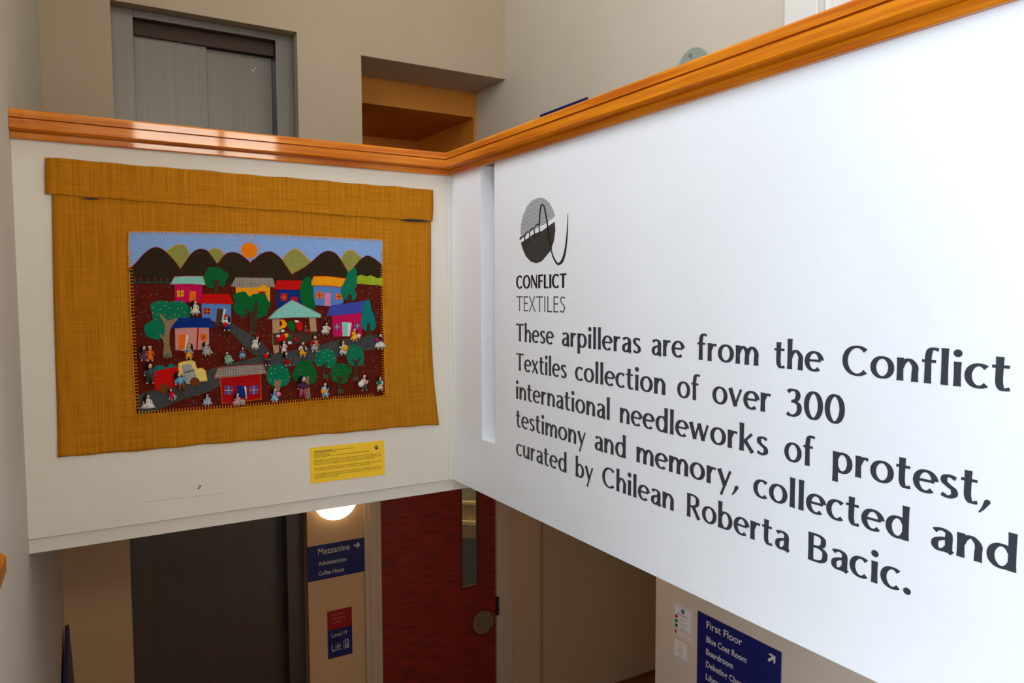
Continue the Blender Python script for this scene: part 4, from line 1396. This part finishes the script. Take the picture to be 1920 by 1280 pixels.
tree(4, [(460, 690), (500, 600), (540, 530), (620, 498), (690, 520), (730, 580), (760, 650), (775, 700), (740, 780), (690, 812), (600, 765), (500, 770)], f_green, [(625, 738), (672, 708), (665, 800), (692, 975), (610, 978), (620, 850)], f_tan, t_brt, n_dots=16, lay=5.4)
tree(4, [(745, 450), (770, 400), (850, 368), (930, 368), (990, 420), (1020, 510), (990, 580), (930, 602), (850, 590), (770, 582), (743, 520)], f_teal, [(828, 560), (860, 552), (908, 530), (880, 600), (875, 692), (843, 692), (842, 610)], f_bark, t_yel, n_dots=14)
tree(4, [(1138, 400), (1170, 340), (1230, 303), (1300, 330), (1350, 380), (1367, 480), (1350, 560), (1290, 577), (1200, 575), (1150, 500)], f_teal, [(1208, 470), (1252, 512), (1327, 470), (1287, 560), (1287, 722), (1248, 722), (1240, 560)], f_bark, t_brt, n_dots=14)
tree(4, [(945, 650), (960, 590), (1040, 548), (1130, 555), (1200, 600), (1212, 660), (1170, 710), (1140, 790), (1060, 797), (970, 770), (948, 700)], f_green, [(1028, 710), (1070, 720), (1117, 710), (1072, 780), (1062, 870), (1028, 870)], f_bark, t_brt, n_dots=14, lay=5.6)

# scattered embroidered tufts and flowers over the field
mb, mf = MB(), MB()
rn = random.Random(12)
for r, x0, x1, y0, y1, n_ in ((1, 110, 640, 790, 960, 12), (1, 110, 330, 980, 1260, 9), (3, 170, 480, 60, 500, 10), (3, 640, 1400, 390, 560, 16), (3, 1110, 1420, 110, 380, 12), (1, 1400, 1750, 1150, 1270, 8), (3, 700, 1220, 880, 1080, 10), (4, 20, 200, -20, 330, 9), (2, 1290, 1560, 790, 980, 8), (2, 1480, 1570, 1000, 1280, 6), (2, 760, 930, 1060, 1280, 8), (4, 60, 460, 830, 1000, 8), (4, 720, 1000, 600, 900, 8), (4, 1200, 1580, 400, 900, 22), (4, 770, 960, 160, 280, 6)):
    for k in range(n_):
        x_, y_ = rn.uniform(x0, x1), rn.uniform(y0, y1)
        tgt = mf if rn.random() < 0.25 else mb
        for dx in ((-9, 9) if tgt is mb else (0,)):
            ribbon(tgt, [zp(r, x_, y_ + 9), zp(r, x_ + dx, y_ - 9)], 0.0022, 1.9)
for x_ in (165, 228, 322, 412, 490, 568):
    ribbon(mb, [zp(1, x_, 745), zp(1, x_ - 6, 690)], 0.0026, 5)
    ribbon(mf, [zp(1, x_ - 10, 686), zp(1, x_ + 6, 684)], 0.0045, 5.2)
for x_ in range(95, 600, 14):
    ribbon(mb, [zp(1, x_, 750), zp(1, x_ + 4, 725)], 0.0016, 5)
for x_, y_, r in ((875, 710, 4), (1065, 895, 4), (1258, 740, 4), (1420, 195, 4), (565, 450, 3), (1640, 150, 3)):
    for k in range(7):
        ribbon(mb, [zp(r, x_ - 30 + 10 * k, y_ + 25), zp(r, x_ - 34 + 11 * k, y_ - 25)], 0.0022, 8)
mb.build('embroidered_grass', t_teal, HANG, kind='stuff')
mf.build('embroidered_flowers', t_brt, HANG, kind='stuff')

# small stuffed dolls sewn on
skin = fabric('doll_skin_cloth', (226, 186, 154), 0.96)
hair_m = fabric('black_yarn', (14, 12, 12), 0.7)
shoe = fabric('pale_shoe_cloth', (222, 200, 170), 0.95)
p_floral = material('purple_floral_cloth', rgb(206, 200, 206), 0.9, col2=rgb(84, 38, 72), scale=170, pattern='dots', lo=0.15, hi=0.25)
p_whdot = material('red_blue_dotted_cloth', rgb(170, 40, 46), 0.9, col2=rgb(222, 218, 214), scale=150, pattern='dots', lo=0.25, hi=0.35)
p_stripe = material('black_white_striped_cloth', rgb(20, 20, 34), 0.9, col2=rgb(218, 216, 212), scale=60, pattern='stripe', lo=0.45, hi=0.55)
p_bstripe = material('blue_white_striped_cloth', rgb(86, 112, 172), 0.9, col2=rgb(218, 220, 226), scale=45, pattern='stripe', lo=0.45, hi=0.55)
p_gstripe = material('green_white_striped_cloth', rgb(60, 84, 60), 0.9, col2=rgb(218, 216, 206), scale=55, pattern='stripe', lo=0.45, hi=0.55)
p_hstripe = material('red_white_layered_cloth', rgb(70, 20, 40), 0.9, col2=rgb(218, 210, 206), scale=55, pattern='stripe_z', lo=0.45, hi=0.55)
p_redging = material('red_gingham', rgb(224, 214, 214), 0.9, col2=rgb(178, 26, 50), scale=75, pattern='check', lo=0.42, hi=0.55)
p_blkging = material('black_gingham', rgb(214, 206, 204), 0.9, col2=rgb(20, 18, 24), scale=70, pattern='check', lo=0.42, hi=0.55)
p_flame = material('orange_flame_cloth', rgb(240, 190, 30), 0.9, col2=rgb(214, 50, 14), scale=70, lo=0.45, hi=0.55)
p_cloud = material('pale_blue_print', rgb(70, 160, 200), 0.9, col2=rgb(170, 210, 224), scale=90, lo=0.45, hi=0.6)
p_pinkp = material('pale_pink_print', rgb(176, 110, 120), 0.9, col2=rgb(222, 196, 196), scale=120, pattern='dots', lo=0.2, hi=0.35)
mint = fabric('mint_cloth', (136, 186, 160))
ivory = fabric('ivory_cloth', (226, 220, 204))
khaki = fabric('khaki_cloth', (152, 146, 96))
slate = fabric('slate_cloth', (84, 86, 92))
dgrey = fabric('dark_grey_cloth', (62, 66, 62))
plum = fabric('plum_cloth', (84, 40, 70))
sky = fabric('pale_blue_cloth', (110, 170, 206))
brn = fabric('brown_trouser_cloth', (120, 74, 40))
ros = fabric('dusty_rose_cloth', (184, 76, 104))
DOLLK = 8.0


def doll(r, cx, top, bot, dress, topm=None, lean=0.0, hair=-1, face=0.3, trousers=False, bag=None, shawl=None, width=0.48, hairlen=0.42, hat=None, legs=True, arms=None):
    """one rag doll standing on the picture: body of cloth, head, hair, arms, legs and what it carries"""
    o = bpy.data.objects.new('doll', None)
    COL.objects.link(o)
    base = zp(r, cx, bot, layer(DOLLK))
    h = (zp(r, cx, top) - zp(r, cx, bot)).z
    o.parent = HANG
    o.location = base - ORIG[HANG.name]
    ORIG[o.name] = base
    Rm = Matrix.Rotation(lean, 3, 'Y')
    topm = topm or dress

    def P(u, v, n_=0.0):
        """u across, v up, n towards the viewer, all in doll heights"""
        q = Rm @ Vector((u * h, 0, v * h))
        return base + q + Vector((0, -n_ * h, 0))

    def body(mb, rings, seg=14, wave=0.0):
        vs, fs = [], []
        for i, (u, v, ru, rn_) in enumerate(rings):
            for k in range(seg):
                a = 2 * math.pi * k / seg
                wv = 1 + wave * math.sin(5 * a + 1) * (1 if i == 0 else 0.5 if i == 1 else 0)
                vs.append(P(u + ru * wv * math.cos(a), v + 0.012 * wave * 8 * math.sin(3 * a) * (i == 0), 0.10 + rn_ * wv * math.sin(a)))
        for i in range(len(rings) - 1):
            for k in range(seg):
                k2 = (k + 1) % seg
                fs.append((i * seg + k, i * seg + k2, (i + 1) * seg + k2, (i + 1) * seg + k))
        fs.append(list(range(seg))[::-1])
        fs.append([(len(rings) - 1) * seg + k for k in range(seg)])
        mb.add(vs, fs)
    hw = width / 2
    if trousers:
        mb = MB()
        for s_ in (-1, 1):
            mb.tube([P(s_ * 0.10, 0.03, 0.09), P(s_ * 0.085, 0.22, 0.10), P(s_ * 0.05, 0.42, 0.10)], [0.075 * h, 0.08 * h, 0.095 * h], 10)
        mb.build('trousers', dress, o, smooth=True)
        mb = MB()
        body(mb, [(0, 0.38, 0.14, 0.10), (0, 0.52, 0.15, 0.11), (0, 0.66, 0.13, 0.09), (0, 0.72, 0.06, 0.06)])
        mb.build('shirt', topm, o, smooth=True)
    else:
        mb = MB()
        body(mb, [(0, 0.13, hw, 0.13), (0, 0.28, hw * 0.80, 0.12), (0, 0.44, hw * 0.52, 0.10), (0, 0.50, hw * 0.46, 0.09)], wave=0.10)
        mb.build('skirt', dress, o, smooth=True)
        mb = MB()
        body(mb, [(0, 0.46, 0.12, 0.095), (0, 0.58, 0.135, 0.10), (0, 0.68, 0.115, 0.085), (0, 0.73, 0.05, 0.05)])
        mb.build('bodice', topm, o, smooth=True)
    if legs:
        for s_ in (-1, 1):
            mb = MB()
            mb.tube([P(s_ * 0.10, 0.22 if not trousers else 0.06, 0.08), P(s_ * 0.11, 0.06, 0.09), P(s_ * 0.13, 0.015, 0.11)], [0.05 * h, 0.048 * h, 0.05 * h], 8)
            mb.ball(P(s_ * 0.13, 0.022, 0.12), 0.058 * h, 0.06 * h, 0.035 * h, 8, 6)
            mb.build('leg', shoe, o, smooth=True)
    am = arms or topm
    for s_ in (-1, 1):
        mb = MB()
        el = P(s_ * 0.21, 0.53, 0.13)
        hd_ = P(s_ * 0.12, 0.44, 0.22) if bag else P(s_ * 0.23, 0.42, 0.17)
        mb.tube([P(s_ * 0.11, 0.68, 0.10), el, hd_], [0.05 * h, 0.052 * h, 0.042 * h], 8, am)
        mb.ball(hd_, 0.04 * h, 0.04 * h, 0.04 * h, 8, 6, skin)
        mb.build('arm', None, o, smooth=True)
    if shawl:
        mb = MB()
        body(mb, [(0.10, 0.30, 0.15, 0.11), (0.08, 0.50, 0.14, 0.12), (0.03, 0.68, 0.13, 0.11), (0, 0.73, 0.06, 0.07)])
        mb.build('shawl', shawl, o, smooth=True)
    # head with face, hair
    hc = P(face * 0.06, 0.845, 0.12)
    mb = MB()
    mb.ball(hc, 0.100 * h, 0.095 * h, 0.118 * h, 14, 10, skin)
    mb.ball(hc + Vector((face * 0.03 * h, -0.095 * h, -0.012 * h)), 0.016 * h, 0.018 * h, 0.022 * h, 8, 6, skin)
    for s_ in (-1, 1):
        mb.ball(hc + Vector((s_ * 0.045 * h + face * 0.03 * h, -0.087 * h, 0.028 * h)), 0.014 * h, 0.01 * h, 0.014 * h, 6, 5, ink)
    mb.ball(hc + Vector((face * 0.03 * h, -0.086 * h, -0.052 * h)), 0.028 * h, 0.01 * h, 0.010 * h, 8, 5, t_brt)
    mb.build('head', None, o, smooth=True)
    mb = MB()
    mb.ball(P(hair * 0.045, 0.885, 0.085), 0.128 * h, 0.098 * h, 0.112 * h, 14, 10)
    if hairlen:
        mb.tube([P(hair * 0.10, 0.90, 0.09), P(hair * 0.15, 0.76, 0.11), P(hair * 0.16, 0.76 - hairlen * 0.5, 0.13), P(hair * 0.15, 0.80 - hairlen, 0.13)], [0.10 * h, 0.085 * h, 0.07 * h, 0.03 * h], 10)
    if hat is None:
        pass
    mb.build('hair', hair_m, o, smooth=True)
    if hat:
        mb = MB().ball(P(0.0, 0.965, 0.12), 0.135 * h, 0.115 * h, 0.065 * h, 14, 8)
        mb.build('hat', hat, o, smooth=True)
    if bag:
        bm_, bu, bv, br_ = bag
        mb = MB().ball(P(bu, bv, 0.27), br_ * h, 0.10 * h, br_ * 1.05 * h, 14, 10)
        mb.build('bundle', bm_, o, smooth=True)
    return o


doll(1, 912, 962, 1150, ivory, hair=-1, hairlen=0.45, width=0.66)
doll(1, 1310, 1150, 1350, f_navy, f_white, hair=1, bag=(f_red, -0.12, 0.40, 0.15), width=0.42, hat=f_red)
doll(3, 268, 318, 512, p_floral, hair=-1, hairlen=0.4, width=0.62)
doll(3, 345, 328, 518, f_orange, hair=-0.2, hairlen=0, width=0.46, hat=skin)
doll(3, 343, 538, 795, dgrey, slate, hair=-0.6, hairlen=0.2, trousers=True, shawl=None, hat=None)
doll(3, 832, 292, 492, f_yel, p_blkging, lean=0.05, hair=1, hairlen=0.5, width=0.46, shawl=p_blkging)
doll(3, 1070, 268, 450, p_stripe, lean=-0.12, hair=-1, hairlen=0.15, width=0.78)
doll(3, 1348, 388, 552, mint, lean=-0.22, hair=0.4, hairlen=0.1, width=0.74)
doll(3, 1510, 335, 486, sky, p_floral, hair=-0.2, hairlen=0.1, width=0.62)
doll(3, 1655, 192, 372, ivory, lean=0.30, hair=1, hairlen=0.45, width=0.60, hat=f_red)
doll(3, 755, 640, 898, brn, sky, lean=-0.18, hair=-1, hairlen=0.12, trousers=True, legs=False)
doll(3, 640, 852, 1010, p_gstripe, f_red, lean=-0.25, hair=-0.4, hairlen=0.1, width=0.66, bag=(f_crim, -0.03, 0.33, 0.17))
doll(3, 318, 932, 1135, p_whdot, hair=-1, hairlen=0.55, width=0.86, legs=False)
doll(3, 1065, 922, 1080, p_bstripe, hair=-1, hairlen=0.4, width=0.80, hat=plum)
doll(3, 1440, 915, 1080, p_redging, lean=0.05, hair=-1, hairlen=0.5, width=0.72, bag=(p_blkging, 0.36, 0.30, 0.22))
doll(4, 348, 255, 412, p_pinkp, hair=-1, hairlen=0.5, width=0.48)
doll(4, 142, 398, 575, plum, slate, hair=0.8, hairlen=0.5, width=0.38, bag=(f_red, -0.12, 0.72, 0.17))
doll(4, 398, 395, 572, f_dred, slate, lean=-0.15, hair=-0.8, hairlen=0.35, width=0.50)
doll(4, 585, 262, 458, f_yel, ivory, hair=0.2, hairlen=0, width=0.52, shawl=dgrey)
doll(4, 735, 185, 402, p_hstripe, f_red, hair=0, hairlen=0.25, width=0.50, shawl=khaki)
doll(4, 622, 65, 160, slate, dgrey, hair=0, hairlen=0, width=0.7, legs=False)
doll(4, 866, 22, 182, ivory, lean=0.12, hair=-0.6, hairlen=0.15, width=0.72, bag=(p_redging, 0.22, 0.50, 0.15))
doll(4, 1242, 95, 268, p_flame, f_yel, hair=0.9, hairlen=0.4, width=0.74, bag=(ivory, 0.26, 0.40, 0.14))
doll(4, 1098, 255, 438, p_whdot, f_white, lean=-0.05, hair=-0.8, hairlen=0.25, width=0.56, bag=(f_yel, 0.12, 0.48, 0.19), hat=None)
doll(4, 1560, 165, 365, f_white, plum, hair=0, hairlen=0.5, width=0.78, bag=(f_crim, -0.26, 0.60, 0.12))
doll(4, 232, 852, 1032, p_cloud, sky, hair=-1, hairlen=0.35, width=0.58, bag=(f_rose, 0.24, 0.55, 0.16))
doll(4, 582, 700, 975, ros, plum, lean=0.04, hair=-1, hairlen=0.15, trousers=True, legs=False)
doll(4, 868, 780, 972, p_cloud, hair=0.8, hairlen=0.35, width=0.56, bag=(f_yel, -0.16, 0.42, 0.17))
doll(4, 1362, 678, 885, slate, fabric('pale_pink_cloth', (222, 186, 188)), hair=0.8, hairlen=0.2, trousers=True, bag=(f_white, -0.26, 0.42, 0.18))
doll(4, 1558, 708, 890, ivory, f_white, hair=-0.6, hairlen=0.25, width=0.46, bag=(f_teal, -0.10, 0.60, 0.15))

# ------------------------------------------------------------------ yellow caption card
yc = -0.002
corn = [at(580.5, 839.5, 'y', yc), at(720.3, 825.2, 'y', yc), at(721.3, 889.5, 'y', yc), at(582.3, 906.5, 'y', yc)]
t = thing('caption_card', (-0.5, 0, 0.14), 'yellow printed caption card on the white parapet below the brown textile', 'caption card')
MB().prism(corn, (0, 0.0018, 0)).build('card', material('yellow_card', rgb(255, 204, 28), 0.6), t)
cx0, cx1 = corn[0].x, corn[1].x
cw = cx1 - cx0
ct, cb_ = (corn[0].z + corn[1].z) / 2, (corn[2].z + corn[3].z) / 2
ch_ = ct - cb_
dark_ink = material('brown_black_ink', rgb(70, 48, 14), 0.6)
mb = MB()


def cl(text, u0, u1, v, bold=0.0):
    write(mb, text, (cx0 + u0 * cw, yc - 0.0004, cb_ + v * ch_), UX, UZ, 0.0086, (u1 - u0) * cw, bold)


cl('Vendedores en la población', 0.055, 0.310, 0.865, 0.00035)
cl('Greengrocers in the población', 0.325, 0.575, 0.865)
cl('Chilean arpillera, anon, c1984', 0.055, 0.335, 0.815)
cl('Photo Martin Melaugh', 0.055, 0.260, 0.765)
cl('Conflict Textiles collection. Provenance Kinderhilfe collection, Chile/Bonn', 0.055, 0.800, 0.715)
for k, s_ in enumerate(('This arpillera is part of a series of three large arpilleras, the common size of a floor piece, each with a', 'specific focus. This particular piece depicts families in a shantytown community, in Santiago going', 'about their daily routines, engaged in a myriad of family, community and economic activities.')):
    cl(s_, 0.055, (0.955, 0.955, 0.870)[k], 0.615 - 0.053 * k)
for k, s_ in enumerate(('Here, the market is the focal point, where goods are bought and sold, news is exchanged, plans are made', 'and stories, most essential to the shantytown community. And a means to survive.')):
    cl(s_, 0.055, (0.955, 0.800)[k], 0.400 - 0.053 * k)
for k, s_ in enumerate(('There is brightness, vibrancy and a sense of resilience in this arpillera, which belies the harsh economic,', 'social and political repression people endured on a daily basis during the late 1970s/early 1980s, at the', 'height of the Pinochet dictatorship.')):
    cl(s_, 0.055, (0.955, 0.955, 0.360)[k], 0.235 - 0.053 * k)
mb.build('print', dark_ink, t)
mb = MB()
cc = Vector((cx0 + 0.888 * cw, yc - 0.0004, cb_ + 0.815 * ch_))
rr = 0.0085
up_pts = [cc + Vector((rr * math.cos(a), 0, rr * math.sin(a))) for a in [0.35 + (math.pi - 0.1) * k / 16 for k in range(17)]]
dn_pts = [cc + Vector((rr * math.cos(a), 0, -0.0004 + rr * math.sin(a))) for a in [3.65 + (math.pi - 0.25) * k / 16 for k in range(17)]]
mb.add(up_pts, [list(range(17))], material('grey_card_print', rgb(120, 96, 50), 0.6))
mb.add(dn_pts, [list(range(17))], ink)
pl = smooth_loop([cc + Vector(p) for p in ((0.0075, 0, -0.005), (0.0105, 0, -0.0105), (0.0138, 0, -0.008), (0.0150, 0, 0.0035))], 5, False)
n = len(pl)
mb.add([p + Vector((-0.0005, -0.0001, 0)) for p in pl] + [p + Vector((0.0005, -0.0001, 0)) for p in pl], [(i, i + 1, n + i + 1, n + i) for i in range(n - 1)], ink)
mb.build('logo', None, t)
